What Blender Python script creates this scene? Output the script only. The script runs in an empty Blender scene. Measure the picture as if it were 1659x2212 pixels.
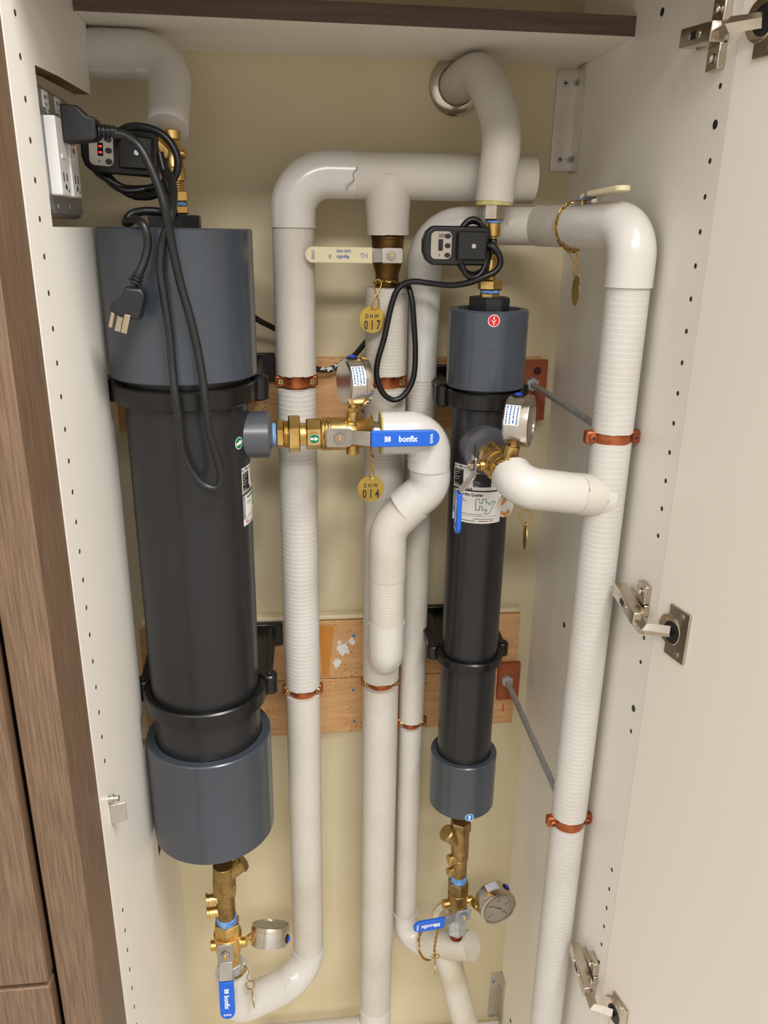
import bpy, bmesh, math, random
from mathutils import Vector, Matrix
V = Vector
random.seed(4)
S = bpy.context.scene
COL = S.collection
# ------------------------------------------------------------------ camera
FPX, IMW, IMH = 1723.75, 1659.0, 2212.0
CAM = V((0.2167, -0.7523, -0.1658))
YAW, PITCH, ROLL = 0.1225, -0.3381, -0.0162
ca, sa, cb, sb, cc, sc_ = math.cos(YAW), math.sin(YAW), math.cos(PITCH), math.sin(PITCH), math.cos(ROLL), math.sin(ROLL)
FW = V((sa*cb, ca*cb, sb)); R0 = V((ca, -sa, 0)); D0 = FW.cross(R0)
RT = cc*R0 + sc_*D0; DN = -sc_*R0 + cc*D0
cam = bpy.data.objects.new('camera', bpy.data.cameras.new('camera'))
COL.objects.link(cam)
cam.matrix_world = Matrix(((RT.x, -DN.x, -FW.x, CAM.x), (RT.y, -DN.y, -FW.y, CAM.y), (RT.z, -DN.z, -FW.z, CAM.z), (0, 0, 0, 1)))
cam.data.sensor_fit = 'VERTICAL'; cam.data.sensor_height = 36.0
cam.data.lens = FPX/IMH*36.0
cam.data.clip_start = 0.01; cam.data.clip_end = 50
S.camera = cam
# ------------------------------------------------------------------ light
S.view_settings.view_transform = 'Standard'; S.view_settings.look = 'None'
S.view_settings.gamma = 1; S.view_settings.use_curve_mapping = False
S.view_settings.exposure = 0.5
wd = bpy.data.worlds.new('room_light'); S.world = wd; wd.use_nodes = True
wn = wd.node_tree; bg = wn.nodes['Background']
wtc = wn.nodes.new('ShaderNodeTexCoord'); wsep = wn.nodes.new('ShaderNodeSeparateXYZ'); wramp = wn.nodes.new('ShaderNodeValToRGB')
wmap = wn.nodes.new('ShaderNodeMapRange'); wmap.inputs[1].default_value = -1; wmap.inputs[2].default_value = 1
wn.links.new(wtc.outputs['Generated'], wsep.inputs[0]); wn.links.new(wsep.outputs['Z'], wmap.inputs[0])
wn.links.new(wmap.outputs[0], wramp.inputs[0]); wn.links.new(wramp.outputs[0], bg.inputs[0])
wramp.color_ramp.elements[0].color = (0.60, 0.545, 0.48, 1); wramp.color_ramp.elements[0].position = 0.25
wramp.color_ramp.elements[1].color = (0.82, 0.80, 0.76, 1); wramp.color_ramp.elements[1].position = 0.8
bg.inputs[1].default_value = 0.95
def area(name, loc, target, sx, sy, power, col):
    l = bpy.data.lights.new(name, 'AREA'); l.shape = 'RECTANGLE'; l.size = sx; l.size_y = sy; l.energy = power; l.color = col
    o = bpy.data.objects.new(name, l); COL.objects.link(o); o.location = loc
    o.rotation_euler = (V(target)-V(loc)).to_track_quat('-Z', 'Y').to_euler()
    return o
area('ceiling_light', (1.00, -1.10, 1.50), (0.75, -1.0, -1.0), 1.3, 0.32, 52, (1.0, 0.975, 0.955))
area('ceiling_light_far', (0.2, -2.9, 1.50), (0.2, -2.4, -1.0), 1.6, 0.6, 60, (1.0, 0.975, 0.95))
# ------------------------------------------------------------------ pixel + depth -> point
CX, CY = IMW/2, IMH/2
def ray(x, y): return RT*((x-CX)/FPX) + DN*((y-CY)/FPX) + FW
def at(x, y, Y): d = ray(x, y); return CAM + d*((Y-CAM.y)/d.y)
def atX(x, y, X): d = ray(x, y); return CAM + d*((X-CAM.x)/d.x)
def prj(P):
    v = V(P)-CAM; d = v.dot(FW)
    return CX+FPX*v.dot(RT)/d, CY+FPX*v.dot(DN)/d
def ppm(P): return FPX/(V(P)-CAM).dot(FW)
def zat(py, X, Y):
    a = -2.5; b = 0.5
    for _ in range(40):
        m = (a+b)/2
        if prj((X, Y, m))[1] > py: a = m
        else: b = m
    return m
# ------------------------------------------------------------------ materials
def srgb(c):
    return tuple((x/255/12.92 if x/255 <= .04045 else ((x/255+.055)/1.055)**2.4) for x in c)
MATS = {}
def mat(name, rgb, rough=0.5, metal=0.0, rgb2=None, nscale=20, ndet=4, bump=0, bscale=60, coat=0, stretch=None, ramp=(0.35, 0.65), emit=0, spec=None, alpha=1):
    m = bpy.data.materials.new(name); m.use_nodes = True; nt = m.node_tree; n = nt.nodes; L = nt.links
    b = n['Principled BSDF']; b.inputs['Base Color'].default_value = (*srgb(rgb), 1)
    b.inputs['Roughness'].default_value = rough; b.inputs['Metallic'].default_value = metal
    if coat: b.inputs['Coat Weight'].default_value = coat; b.inputs['Coat Roughness'].default_value = 0.08
    if spec is not None: b.inputs['Specular IOR Level'].default_value = spec
    tc = n.new('ShaderNodeTexCoord'); mp = n.new('ShaderNodeMapping'); L.new(tc.outputs['Object'], mp.inputs[0])
    if stretch: mp.inputs['Scale'].default_value = stretch
    if rgb2 is not None:
        t = n.new('ShaderNodeTexNoise'); t.inputs['Scale'].default_value = nscale; t.inputs['Detail'].default_value = ndet
        L.new(mp.outputs[0], t.inputs['Vector'])
        r = n.new('ShaderNodeValToRGB'); r.color_ramp.elements[0].position = ramp[0]; r.color_ramp.elements[1].position = ramp[1]
        r.color_ramp.elements[0].color = (*srgb(rgb), 1); r.color_ramp.elements[1].color = (*srgb(rgb2), 1)
        L.new(t.outputs['Fac'], r.inputs[0]); L.new(r.outputs[0], b.inputs['Base Color'])
    if bump:
        t2 = n.new('ShaderNodeTexNoise'); t2.inputs['Scale'].default_value = bscale; t2.inputs['Detail'].default_value = 3
        L.new(mp.outputs[0], t2.inputs['Vector'])
        bp = n.new('ShaderNodeBump'); bp.inputs['Strength'].default_value = bump; bp.inputs['Distance'].default_value = 0.001
        L.new(t2.outputs['Fac'], bp.inputs['Height']); L.new(bp.outputs[0], b.inputs['Normal'])
    if emit:
        b.inputs['Emission Color'].default_value = (*srgb(rgb), 1); b.inputs['Emission Strength'].default_value = emit
    MATS[name] = m
    return m
WHITE = mat('white_melamine', (235, 230, 220), 0.42, rgb2=(238, 233, 224), nscale=300, bump=0.05, bscale=500)
DOORM = mat('door_melamine', (228, 220, 208), 0.45, bump=0.05, bscale=500)
WALL = mat('cream_wall_paint', (206, 192, 156), 0.75, rgb2=(212, 200, 168), nscale=6, bump=0.08, bscale=250)
CHIP = mat('chipboard_edge', (146, 112, 66), 0.95, rgb2=(92, 66, 36), nscale=260, bump=0.6, bscale=400)
BROWN = mat('brown_laminate', (94, 72, 53), 0.5, rgb2=(120, 96, 74), nscale=9, ndet=10, stretch=(65, 65, 2.0), bump=0.12, bscale=30)
BROWNH = mat('brown_laminate_edge', (84, 66, 54), 0.55, rgb2=(104, 84, 69), nscale=9, ndet=8, stretch=(0.7, 14, 14))
BEECH = mat('beech_board', (196, 148, 96), 0.55, rgb2=(212, 166, 114), nscale=10, ndet=6, stretch=(1.2, 10, 10))
def add_flecks(m):
    nt = m.node_tree; n = nt.nodes; L = nt.links; b = n['Principled BSDF']
    src = b.inputs['Base Color'].links[0].from_socket
    tc = n.new('ShaderNodeTexCoord'); mp = n.new('ShaderNodeMapping'); mp.inputs['Scale'].default_value = (110, 200, 520)
    L.new(tc.outputs['Object'], mp.inputs[0])
    vo = n.new('ShaderNodeTexVoronoi'); vo.inputs['Scale'].default_value = 1.0; L.new(mp.outputs[0], vo.inputs['Vector'])
    r = n.new('ShaderNodeValToRGB'); r.color_ramp.elements[0].position = 0.16; r.color_ramp.elements[1].position = 0.30
    L.new(vo.outputs['Distance'], r.inputs[0])
    nz = n.new('ShaderNodeTexNoise'); nz.inputs['Scale'].default_value = 22; L.new(tc.outputs['Object'], nz.inputs['Vector'])
    r2 = n.new('ShaderNodeValToRGB'); r2.color_ramp.elements[0].position = 0.5; r2.color_ramp.elements[1].position = 0.56
    L.new(nz.outputs['Fac'], r2.inputs[0])
    mx0 = n.new('ShaderNodeMix'); mx0.data_type = 'FLOAT'
    inv = n.new('ShaderNodeMath'); inv.operation = 'SUBTRACT'; inv.inputs[0].default_value = 1; L.new(r.outputs[0], inv.inputs[1])
    mul = n.new('ShaderNodeMath'); mul.operation = 'MULTIPLY'; L.new(inv.outputs[0], mul.inputs[0]); L.new(r2.outputs[0], mul.inputs[1])
    mx = n.new('ShaderNodeMix'); mx.data_type = 'RGBA'; mx.inputs['B'].default_value = (*srgb((120, 62, 26)), 1)
    L.new(mul.outputs[0], mx.inputs['Factor']); L.new(src, mx.inputs['A']); L.new(mx.outputs['Result'], b.inputs['Base Color'])
    n.remove(mx0)
add_flecks(BEECH)
PVC = mat('dark_grey_pvc', (56, 62, 69), 0.26, rgb2=(62, 68, 76), nscale=5, spec=0.6, bump=0.04, bscale=12)
PVCB = mat('dark_grey_pvc_tube', (30, 30, 31), 0.3, rgb2=(34, 34, 36), nscale=5, spec=0.45)
PVCL = mat('grey_pvc_fitting', (74, 76, 82), 0.3, spec=0.6)
NUTB = mat('black_plastic_nut', (22, 23, 26), 0.4)
BLACK = mat('black_plastic', (10, 10, 9), 0.3, rgb2=(17, 16, 15), nscale=80)
CORD = mat('black_rubber_cord', (12, 12, 13), 0.38)
CORDG = mat('grey_black_cord', (24, 25, 27), 0.4, bump=0.2, bscale=200)
COVER = mat('white_pvc_cover', (204, 200, 193), 0.22, coat=0.2, bump=0.04, bscale=25)
BRASS = mat('brass', (224, 192, 126), 0.32, 1.0, rgb2=(196, 158, 90), nscale=50, bump=0.25, bscale=150)
BRASSD = mat('tarnished_brass', (176, 146, 92), 0.42, 1.0, rgb2=(136, 112, 70), nscale=45, bump=0.3, bscale=120)
BRONZE = mat('brown_bronze', (112, 84, 38), 0.5, 0.85, rgb2=(70, 48, 22), nscale=30, bump=0.4, bscale=150)
GOLD = mat('brass_tag_metal', (190, 160, 84), 0.36, 1.0, rgb2=(170, 140, 66), nscale=35)
CHAINM = mat('brass_chain_metal', (190, 152, 84), 0.35, 1.0)
STEEL = mat('stainless_steel', (222, 216, 208), 0.28, 1.0, rgb2=(200, 194, 186), nscale=20, bump=0.1, bscale=80)
NICKEL = mat('nickel', (214, 204, 188), 0.22, 1.0, rgb2=(190, 178, 162), nscale=30)
GALV = mat('galvanised_steel', (172, 174, 174), 0.5, 0.6, rgb2=(196, 198, 198), nscale=180, bump=0.3, bscale=300)
ALU = mat('aluminium_plate', (214, 208, 198), 0.4, 1.0, rgb2=(196, 190, 180), nscale=15)
COPPER = mat('copper', (150, 76, 36), 0.35, 1.0, rgb2=(104, 46, 20), nscale=40)
COPPERP = mat('copper_clamp_paint', (176, 100, 58), 0.4, 0.6, rgb2=(140, 72, 40), nscale=60)
REDB = mat('red_brown_plate', (160, 84, 46), 0.7, rgb2=(138, 66, 36), nscale=25)
BLUE = mat('blue_vinyl_grip', (20, 92, 200), 0.35)
CREAM = mat('cream_vinyl_grip', (214, 202, 166), 0.45)
BLUEP = mat('blue_plug', (32, 64, 200), 0.4)
TAPE = mat('blue_thread_tape', (70, 120, 190), 0.6, rgb2=(120, 160, 200), nscale=120)
INKW = mat('white_ink', (236, 236, 232), 0.6)
INKK = mat('black_ink', (16, 16, 16), 0.6)
INKB = mat('blue_ink', (52, 92, 150), 0.6)
INKG = mat('grey_ink', (130, 130, 132), 0.6)
INKR = mat('red_ink', (196, 70, 56), 0.6)
INKGR = mat('green_ink', (28, 110, 70), 0.5)
LABW = mat('white_label', (224, 222, 216), 0.45)
GREEN = mat('green_sticker', (20, 120, 66), 0.4)
RED = mat('red_sticker', (196, 24, 30), 0.4)
BLUES = mat('blue_sticker', (30, 120, 200), 0.4)
ORANGE = mat('orange_print', (214, 138, 58), 0.5)
GREYP = mat('grey_panel', (168, 158, 146), 0.5)
SCREEN = mat('dark_screen', (22, 14, 22), 0.15)
LED = mat('red_led', (255, 40, 20), 0.4, emit=2.5)
CREAMP = mat('dial_face', (196, 186, 164), 0.5)
GREYBOX = mat('grey_painted_steel', (150, 152, 158), 0.3, 0.6)
OUTW = mat('white_outlet_plastic', (232, 230, 226), 0.3)
CAULK = mat('cream_caulk', (214, 200, 164), 0.7)
FIBRE = mat('yellow_fibre', (206, 196, 130), 0.95, rgb2=(176, 168, 104), nscale=200, bump=0.6, bscale=300)
PLUGBR = mat('plug_blades', (200, 186, 160), 0.3, 1.0)
HOLE = mat('dark_hole', (60, 34, 20), 0.9)
HOLEK = mat('black_hole_plug', (16, 14, 18), 0.5)
GLASS = bpy.data.materials.new('gauge_glass'); GLASS.use_nodes = True
_b = GLASS.node_tree.nodes['Principled BSDF']; _b.inputs['Transmission Weight'].default_value = 1; _b.inputs['Roughness'].default_value = 0.05; _b.inputs['IOR'].default_value = 1.2

def insul(name, rgb, rgb2, pitch, strength, wrinkle=0.5):
    """paper jacket with fine crosswise ribs, measured along the pipe (UV v in metres)"""
    m = bpy.data.materials.new(name); m.use_nodes = True; nt = m.node_tree; n = nt.nodes; L = nt.links
    b = n['Principled BSDF']; b.inputs['Roughness'].default_value = 0.62
    tc = n.new('ShaderNodeTexCoord'); sp = n.new('ShaderNodeSeparateXYZ'); L.new(tc.outputs['UV'], sp.inputs[0])
    nz = n.new('ShaderNodeTexNoise'); nz.inputs['Scale'].default_value = 18; nz.inputs['Detail'].default_value = 3; L.new(tc.outputs['Object'], nz.inputs['Vector'])
    ad = n.new('ShaderNodeMath'); ad.operation = 'MULTIPLY_ADD'; ad.inputs[1].default_value = pitch*0.9; L.new(nz.outputs['Fac'], ad.inputs[0]); L.new(sp.outputs['Y'], ad.inputs[2])
    dv = n.new('ShaderNodeMath'); dv.operation = 'DIVIDE'; dv.inputs[1].default_value = pitch; L.new(ad.outputs[0], dv.inputs[0])
    fr = n.new('ShaderNodeMath'); fr.operation = 'FRACT'; L.new(dv.outputs[0], fr.inputs[0])
    r = n.new('ShaderNodeValToRGB'); e = r.color_ramp.elements; e[0].position = 0; e[0].color = (0, 0, 0, 1); e[1].position = 0.22; e[1].color = (1, 1, 1, 1)
    e2 = e.new(1.0); e2.color = (0.72, 0.72, 0.72, 1)
    L.new(fr.outputs[0], r.inputs[0])
    nf = n.new('ShaderNodeTexNoise'); nf.inputs['Scale'].default_value = 140; nf.inputs['Detail'].default_value = 4; L.new(tc.outputs['Object'], nf.inputs['Vector'])
    mulf = n.new('ShaderNodeMath'); mulf.operation = 'MULTIPLY_ADD'; mulf.inputs[1].default_value = wrinkle; L.new(nf.outputs['Fac'], mulf.inputs[0]); L.new(r.outputs[0], mulf.inputs[2])
    bp = n.new('ShaderNodeBump'); bp.inputs['Strength'].default_value = strength; bp.inputs['Distance'].default_value = 0.0007
    L.new(mulf.outputs[0], bp.inputs['Height']); L.new(bp.outputs[0], b.inputs['Normal'])
    rc = n.new('ShaderNodeValToRGB'); rc.color_ramp.elements[0].color = (*srgb(rgb2), 1); rc.color_ramp.elements[1].color = (*srgb(rgb), 1)
    rc.color_ramp.elements[0].position = 0.3; rc.color_ramp.elements[1].position = 0.55
    nl = n.new('ShaderNodeTexNoise'); nl.inputs['Scale'].default_value = 9; nl.inputs['Detail'].default_value = 5; L.new(tc.outputs['Object'], nl.inputs['Vector'])
    L.new(nl.outputs['Fac'], rc.inputs[0]); L.new(rc.outputs[0], b.inputs['Base Color'])
    return m
RIB = insul('ribbed_paper_jacket', (198, 194, 187), (190, 185, 177), 0.0066, 1.0)
RIBF = insul('fine_ribbed_jacket', (200, 194, 183), (190, 183, 170), 0.0045, 0.8)
PLAIN = insul('plain_paper_jacket', (200, 194, 184), (190, 183, 171), 0.02, 0.18, 1.2)
DIRTY = insul('stained_paper_jacket', (200, 194, 180), (178, 164, 134), 0.02, 0.25, 1.6)

# ------------------------------------------------------------------ mesh builder
def frame(d):
    d = V(d).normalized(); a = V((0, 0, 1)) if abs(d.z) < .9 else V((0, 1, 0))
    u = a.cross(d).normalized(); return u, d.cross(u).normalized(), d
class MB:
    def __init__(s): s.v = []; s.f = []; s.uv = []
    def face(s, idx, uv=None): s.f.append(tuple(idx)); s.uv.append(uv or [(0, 0)]*len(idx))
    def box(s, c, size, M=None):
        c = V(c); h = V(size)/2; o = len(s.v)
        for x in (-1, 1):
            for y in (-1, 1):
                for z in (-1, 1):
                    p = V((x*h.x, y*h.y, z*h.z)); s.v.append(c+(M@p if M else p))
        for q in ((0, 1, 3, 2), (4, 6, 7, 5), (0, 4, 5, 1), (2, 3, 7, 6), (0, 2, 6, 4), (1, 5, 7, 3)): s.face([o+i for i in q])
        return s
    def lathe(s, A, B, prof, n=32, rot=0.0):
        """prof: list of (distance along A->B in metres, radius)"""
        A = V(A); B = V(B); u, w, d = frame(B-A); o = len(s.v); L = (B-A).length
        for (t, r) in prof:
            for i in range(n):
                a = rot+2*math.pi*i/n; s.v.append(A+d*t+(u*math.cos(a)+w*math.sin(a))*r)
        for k in range(len(prof)-1):
            v0, v1 = prof[k][0], prof[k+1][0]
            for i in range(n):
                j = (i+1) % n
                s.face((o+k*n+i, o+k*n+j, o+(k+1)*n+j, o+(k+1)*n+i), [(i/n, v0), ((i+1)/n, v0), ((i+1)/n, v1), (i/n, v1)])
        if prof[0][1] > 1e-6: s.face([o+i for i in range(n)][::-1])
        if prof[-1][1] > 1e-6: s.face([o+(len(prof)-1)*n+i for i in range(n)])
        return s
    def cyl(s, A, B, r, r2=None, n=24, ch=0.0, rot=0.0):
        L = (V(B)-V(A)).length; r2 = r if r2 is None else r2
        pr = [(0, r), (L, r2)] if not ch else [(0, r-ch), (ch, r), (L-ch, r2), (L, r2-ch)]
        return s.lathe(A, B, pr, n, rot)
    def hexp(s, A, B, r, ch=0.0006): return s.cyl(A, B, r, n=6, rot=math.pi/6, ch=ch)
    def tube(s, pts, r, n=20, caps=True, closed=False, hollow=0):
        pts = [V(p) for p in pts]; m = len(pts); rr = r if isinstance(r, (list, tuple)) else [r]*m
        T = []
        for i in range(m):
            a = pts[(i-1) % m] if (closed or i > 0) else pts[0]; b = pts[(i+1) % m] if (closed or i < m-1) else pts[-1]
            T.append((b-a).normalized())
        u = frame(T[0])[0]; o = len(s.v); ln = 0; Ls = []
        for i in range(m):
            if i: ln += (pts[i]-pts[i-1]).length
            Ls.append(ln)
            u = (u-T[i]*u.dot(T[i])).normalized(); w = T[i].cross(u)
            for k in range(n):
                a = 2*math.pi*k/n; s.v.append(pts[i]+(u*math.cos(a)+w*math.sin(a))*rr[i])
        seg = m if closed else m-1
        for i in range(seg):
            i2 = (i+1) % m; va = Ls[i]; vb = Ls[i2] if i2 else Ls[-1]
            for k in range(n):
                k2 = (k+1) % n
                s.face((o+i*n+k, o+i*n+k2, o+i2*n+k2, o+i2*n+k), [(k/n, va), ((k+1)/n, va), ((k+1)/n, vb), (k/n, vb)])
        if caps and not closed:
            s.face([o+k for k in range(n)][::-1]); s.face([o+(m-1)*n+k for k in range(n)])
        return s
    def prism(s, poly, O, U, W, th, N=None):
        """poly in (u,w) metres, extruded by th along N"""
        O = V(O); U = V(U).normalized(); W = V(W).normalized(); N = V(N).normalized() if N else U.cross(W).normalized()
        n = len(poly); o = len(s.v)
        for k in (0, 1):
            for (a, b) in poly: s.v.append(O+U*a+W*b+N*(th*k))
        s.face([o+i for i in range(n)][::-1]); s.face([o+n+i for i in range(n)])
        for i in range(n): j = (i+1) % n; s.face((o+i, o+j, o+n+j, o+n+i))
        return s
    def raw(s, vs, fs):
        o = len(s.v); s.v += [V(p) for p in vs]
        for f in fs: s.face([o+i for i in f])
        return s
    def build(s, name, m, parent=None, sharp=35, bevel=0, bseg=2, base=True):
        pl = V((0, 0, 0)); p = parent
        while p is not None: pl += V(p.location); p = p.parent
        loc = V((0, 0, 0))
        if parent is None:
            lo = V((min(v.x for v in s.v), min(v.y for v in s.v), min(v.z for v in s.v))); hi = V((max(v.x for v in s.v), max(v.y for v in s.v), max(v.z for v in s.v)))
            loc = V(((lo.x+hi.x)/2, (lo.y+hi.y)/2, lo.z))
        off = pl+loc
        me = bpy.data.meshes.new(name); me.from_pydata([v-off for v in s.v], [], s.f)
        uvl = me.uv_layers.new(name='UVMap'); k = 0
        for uvs in s.uv:
            for q in uvs: uvl.data[k].uv = q; k += 1
        bm = bmesh.new(); bm.from_mesh(me); bmesh.ops.recalc_face_normals(bm, faces=bm.faces); bm.to_mesh(me); bm.free()
        me.materials.append(m)
        me.polygons.foreach_set('use_smooth', [True]*len(me.polygons))
        me.set_sharp_from_angle(angle=math.radians(sharp))
        o = bpy.data.objects.new(name, me); COL.objects.link(o); o.location = loc
        if parent is not None: o.parent = parent
        if bevel:
            bv = o.modifiers.new('bevel', 'BEVEL'); bv.width = bevel; bv.segments = bseg; bv.limit_method = 'ANGLE'
        return o
def tag(o, label, cat, group=None):
    o['label'] = label; o['category'] = cat
    if group: o['group'] = group
    return o
def struct(o, label): o['kind'] = 'structure'; o['label'] = label; return o
def thing(name, label, cat, loc, group=None):
    o = bpy.data.objects.new(name, None); COL.objects.link(o); o.location = loc; o.empty_display_size = 0.01
    return tag(o, label, cat, group)
def lab(o, t): o['label'] = t; return o
# paths
def fillet(pts, rad, n=12):
    pts = [V(p) for p in pts]; rad = rad if isinstance(rad, (list, tuple)) else [rad]*(len(pts)-2)
    out = [pts[0]]
    for i in range(1, len(pts)-1):
        a = (pts[i-1]-pts[i]); b = (pts[i+1]-pts[i]); ang = a.angle(b); r = rad[i-1]
        t = min(r/math.tan(ang/2), a.length*.499 if i > 1 else a.length*.98, b.length*.499 if i < len(pts)-2 else b.length*.98)
        r = t*math.tan(ang/2); a.normalize(); b.normalize()
        c = pts[i]+(a+b).normalized()*(r/math.sin(ang/2)); p0 = pts[i]+a*t; p1 = pts[i]+b*t
        x = (p0-c); y = (p1-c); th = x.angle(y)
        for k in range(n+1):
            q = k/n; out.append(c+(x*math.sin((1-q)*th)+y*math.sin(q*th))/math.sin(th))
    out.append(pts[-1]); return out
def spline(pts, sub=8, closed=False):
    pts = [V(p) for p in pts]; m = len(pts); out = []
    g = lambda i: pts[i % m] if closed else (pts[i] if 0 <= i < m else (2*pts[0]-pts[1] if i < 0 else 2*pts[-1]-pts[-2]))
    for i in range(m if closed else m-1):
        p0, p1, p2, p3 = g(i-1), g(i), g(i+1), g(i+2)
        for k in range(sub):
            t = k/sub; out.append(.5*((2*p1)+(-p0+p2)*t+(2*p0-5*p1+4*p2-p3)*t*t+(-p0+3*p1-3*p2+p3)*t**3))
    if not closed: out.append(pts[-1])
    return out
def resample(pts, step=0.006):
    out = [pts[0]]; 
    for a, b in zip(pts, pts[1:]):
        n = max(1, int((b-a).length/step))
        for k in range(1, n+1): out.append(a.lerp(b, k/n))
    return out
# text
_tc = {}
def text2d(s, h, bold=0.0, align='CENTER'):
    key = (s, bold)
    if key not in _tc:
        cu = bpy.data.curves.new('t', 'FONT'); cu.body = s; cu.offset = bold; cu.resolution_u = 2; cu.fill_mode = 'FRONT'
        o = bpy.data.objects.new('t', cu); COL.objects.link(o)
        dg = bpy.context.evaluated_depsgraph_get(); me = bpy.data.meshes.new_from_object(o.evaluated_get(dg))
        vs = [(v.co.x, v.co.y) for v in me.vertices]; fs = [tuple(p.vertices) for p in me.polygons]
        bpy.data.objects.remove(o); bpy.data.curves.remove(cu); bpy.data.meshes.remove(me)
        _tc[key] = (vs, fs)
    vs, fs = _tc[key]
    if not vs: return [], []
    x0 = min(v[0] for v in vs); x1 = max(v[0] for v in vs); y0 = min(v[1] for v in vs); y1 = max(v[1] for v in vs)
    k = h/(y1-y0); ox = {'CENTER': (x0+x1)/2, 'LEFT': x0, 'RIGHT': x1}[align]
    return [((v[0]-ox)*k, (v[1]-(y0+y1)/2)*k) for v in vs], fs
def text_on(mb, s, h, fmap, u=0, v=0, bold=0.0, align='CENTER', sx=1.0, rot=0):
    vs, fs = text2d(s, h, bold, align); c, si = math.cos(rot), math.sin(rot)
    mb.raw([fmap(u+(x*sx*c-y*si), v+(x*sx*si+y*c)) for x, y in vs], fs)
def planar(O, U, W, off=0.0):
    O = V(O); U = V(U).normalized(); W = V(W).normalized(); N = U.cross(W).normalized()
    return lambda u, v: O+U*u+W*v+N*off
def cylmap(X, Y, r, th0, z0):
    return lambda u, v: V((X+r*math.sin(th0+u/r), Y-r*math.cos(th0+u/r), z0+v))
def patch(mb, fmap, u0, u1, v0, v1, n=16):
    vs = [fmap(u0+(u1-u0)*i/n, v) for v in (v0, v1) for i in range(n+1)]
    mb.raw(vs, [(i, i+1, n+2+i, n+1+i) for i in range(n)])
def disc(mb, fmap, r, n=24, u=0, v=0):
    o = len(mb.v); mb.raw([fmap(u, v)]+[fmap(u+r*math.cos(2*math.pi*i/n), v+r*math.sin(2*math.pi*i/n)) for i in range(n)], [(0, 1+i, 1+(i+1) % n) for i in range(n)])
def poly_on(mb, fmap, pts): mb.raw([fmap(*p) for p in pts], [tuple(range(len(pts)))])
def hit_cyl(px, py, X, Y, r):
    """theta and z where a vertical cylinder is seen"""
    d = ray(px, py); a = d.x**2+d.y**2; b = 2*(d.x*(CAM.x-X)+d.y*(CAM.y-Y)); c = (CAM.x-X)**2+(CAM.y-Y)**2-r*r
    q = max(b*b-4*a*c, 0); t = (-b-math.sqrt(q))/(2*a); P = CAM+d*t
    return math.atan2(P.x-X, -(P.y-Y)), P.z
W_, D_ = 0.6226, 0.4395
exec_parts = []
# ================================================================== SETTING
struct(MB().box((0.3, D_+.01, -.55), (1.6, .02, 2.6)).build('wall_back', WALL), 'cream painted wall behind the pipework')
cab = thing('utility_cabinet', 'tall white open cabinet enclosing all the pipes and both filters', 'cabinet', (W_/2, .2, -1.74))
# left side panel with cut-outs
lp = [(0, .6), (0, -1.74), (.4395, -1.74), (.4395, -1.09), (.270, -1.086), (.263, -.866), (.236, -.862), (.234, -.815), (.254, -.811),
      (.256, -.394), (.244, -.389), (.243, -.33), (.256, -.325), (.256, -.1665), (.077, -.1665), (.079, -.031), (.12, -.029), (.16, -.027), (.30, -.0235),
      (.312, .05), (.4395, .051), (.4395, .6)]
left = MB().prism(lp, (0, 0, 0), (0, 1, 0), (0, 0, 1), .018, N=(-1, 0, 0)).build('side_panel', WHITE, cab)
left.data.materials.append(CHIP)
for p in left.data.polygons:
    c = p.center; w = c+left.location+V(cab.location)
    if abs(p.normal.x) < .5 and w.y > .02: p.material_index = 1
lab(left, 'left side panel with rough chipboard cut-outs')
right = MB().box((W_+.009, (.0171+D_)/2, -.57), (.018, D_-.0171, 2.34)).build('side_panel', WHITE, cab)
def holes(parent, X, zs, Y, sgn, r=.0026):
    for z in zs: MB().cyl((X, Y, z), (X+sgn*.0003, Y, z), r, n=14).build('shelf_pin_hole', HOLE, parent)
zl = [-.032*k for k in range(-1, 24)]+[.007-.032*k for k in range(30, 38)]
holes(left, 0, zl, .037, 1)
zr = [-.0335-.032*k for k in range(0, 23) if k not in (1, 15, 16, 20)]+[-.0335+.0107-.032*k for k in range(29, 35)]+[-1.181]
holes(right, W_, zr, .037, -1)
for (px, py) in ((1431, 26), (1545.5, 269), (1368.8, 1530.4), (1219, 1350), (1103, 2205)):
    P = atX(px, py, W_); lab(MB().cyl((W_, P.y, P.z), (W_-.0006, P.y, P.z), .0042, n=16).build('hole_plug', HOLEK, right), 'black hole plug')
shelf = MB().box((W_/2, (.2565+D_)/2, .0605), (W_-.001, D_-.2565, .0195)).build('shelf', WHITE, cab)
MB().box((W_/2, .2558, .0605), (W_-.001, .0016, .0205)).build('edge_band', BROWNH, shelf)
MB().box((W_/2, .01, .222), (W_-.002, .019, .30)).build('front_rail', BROWN, cab)
MB().box((W_/2, .22, .38), (W_-.002, .4, .018)).build('top_panel', WHITE, cab)
MB().box((W_/2, .23, -1.728), (W_-.002, .40, .018)).build('bottom_panel', WHITE, cab)
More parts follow.
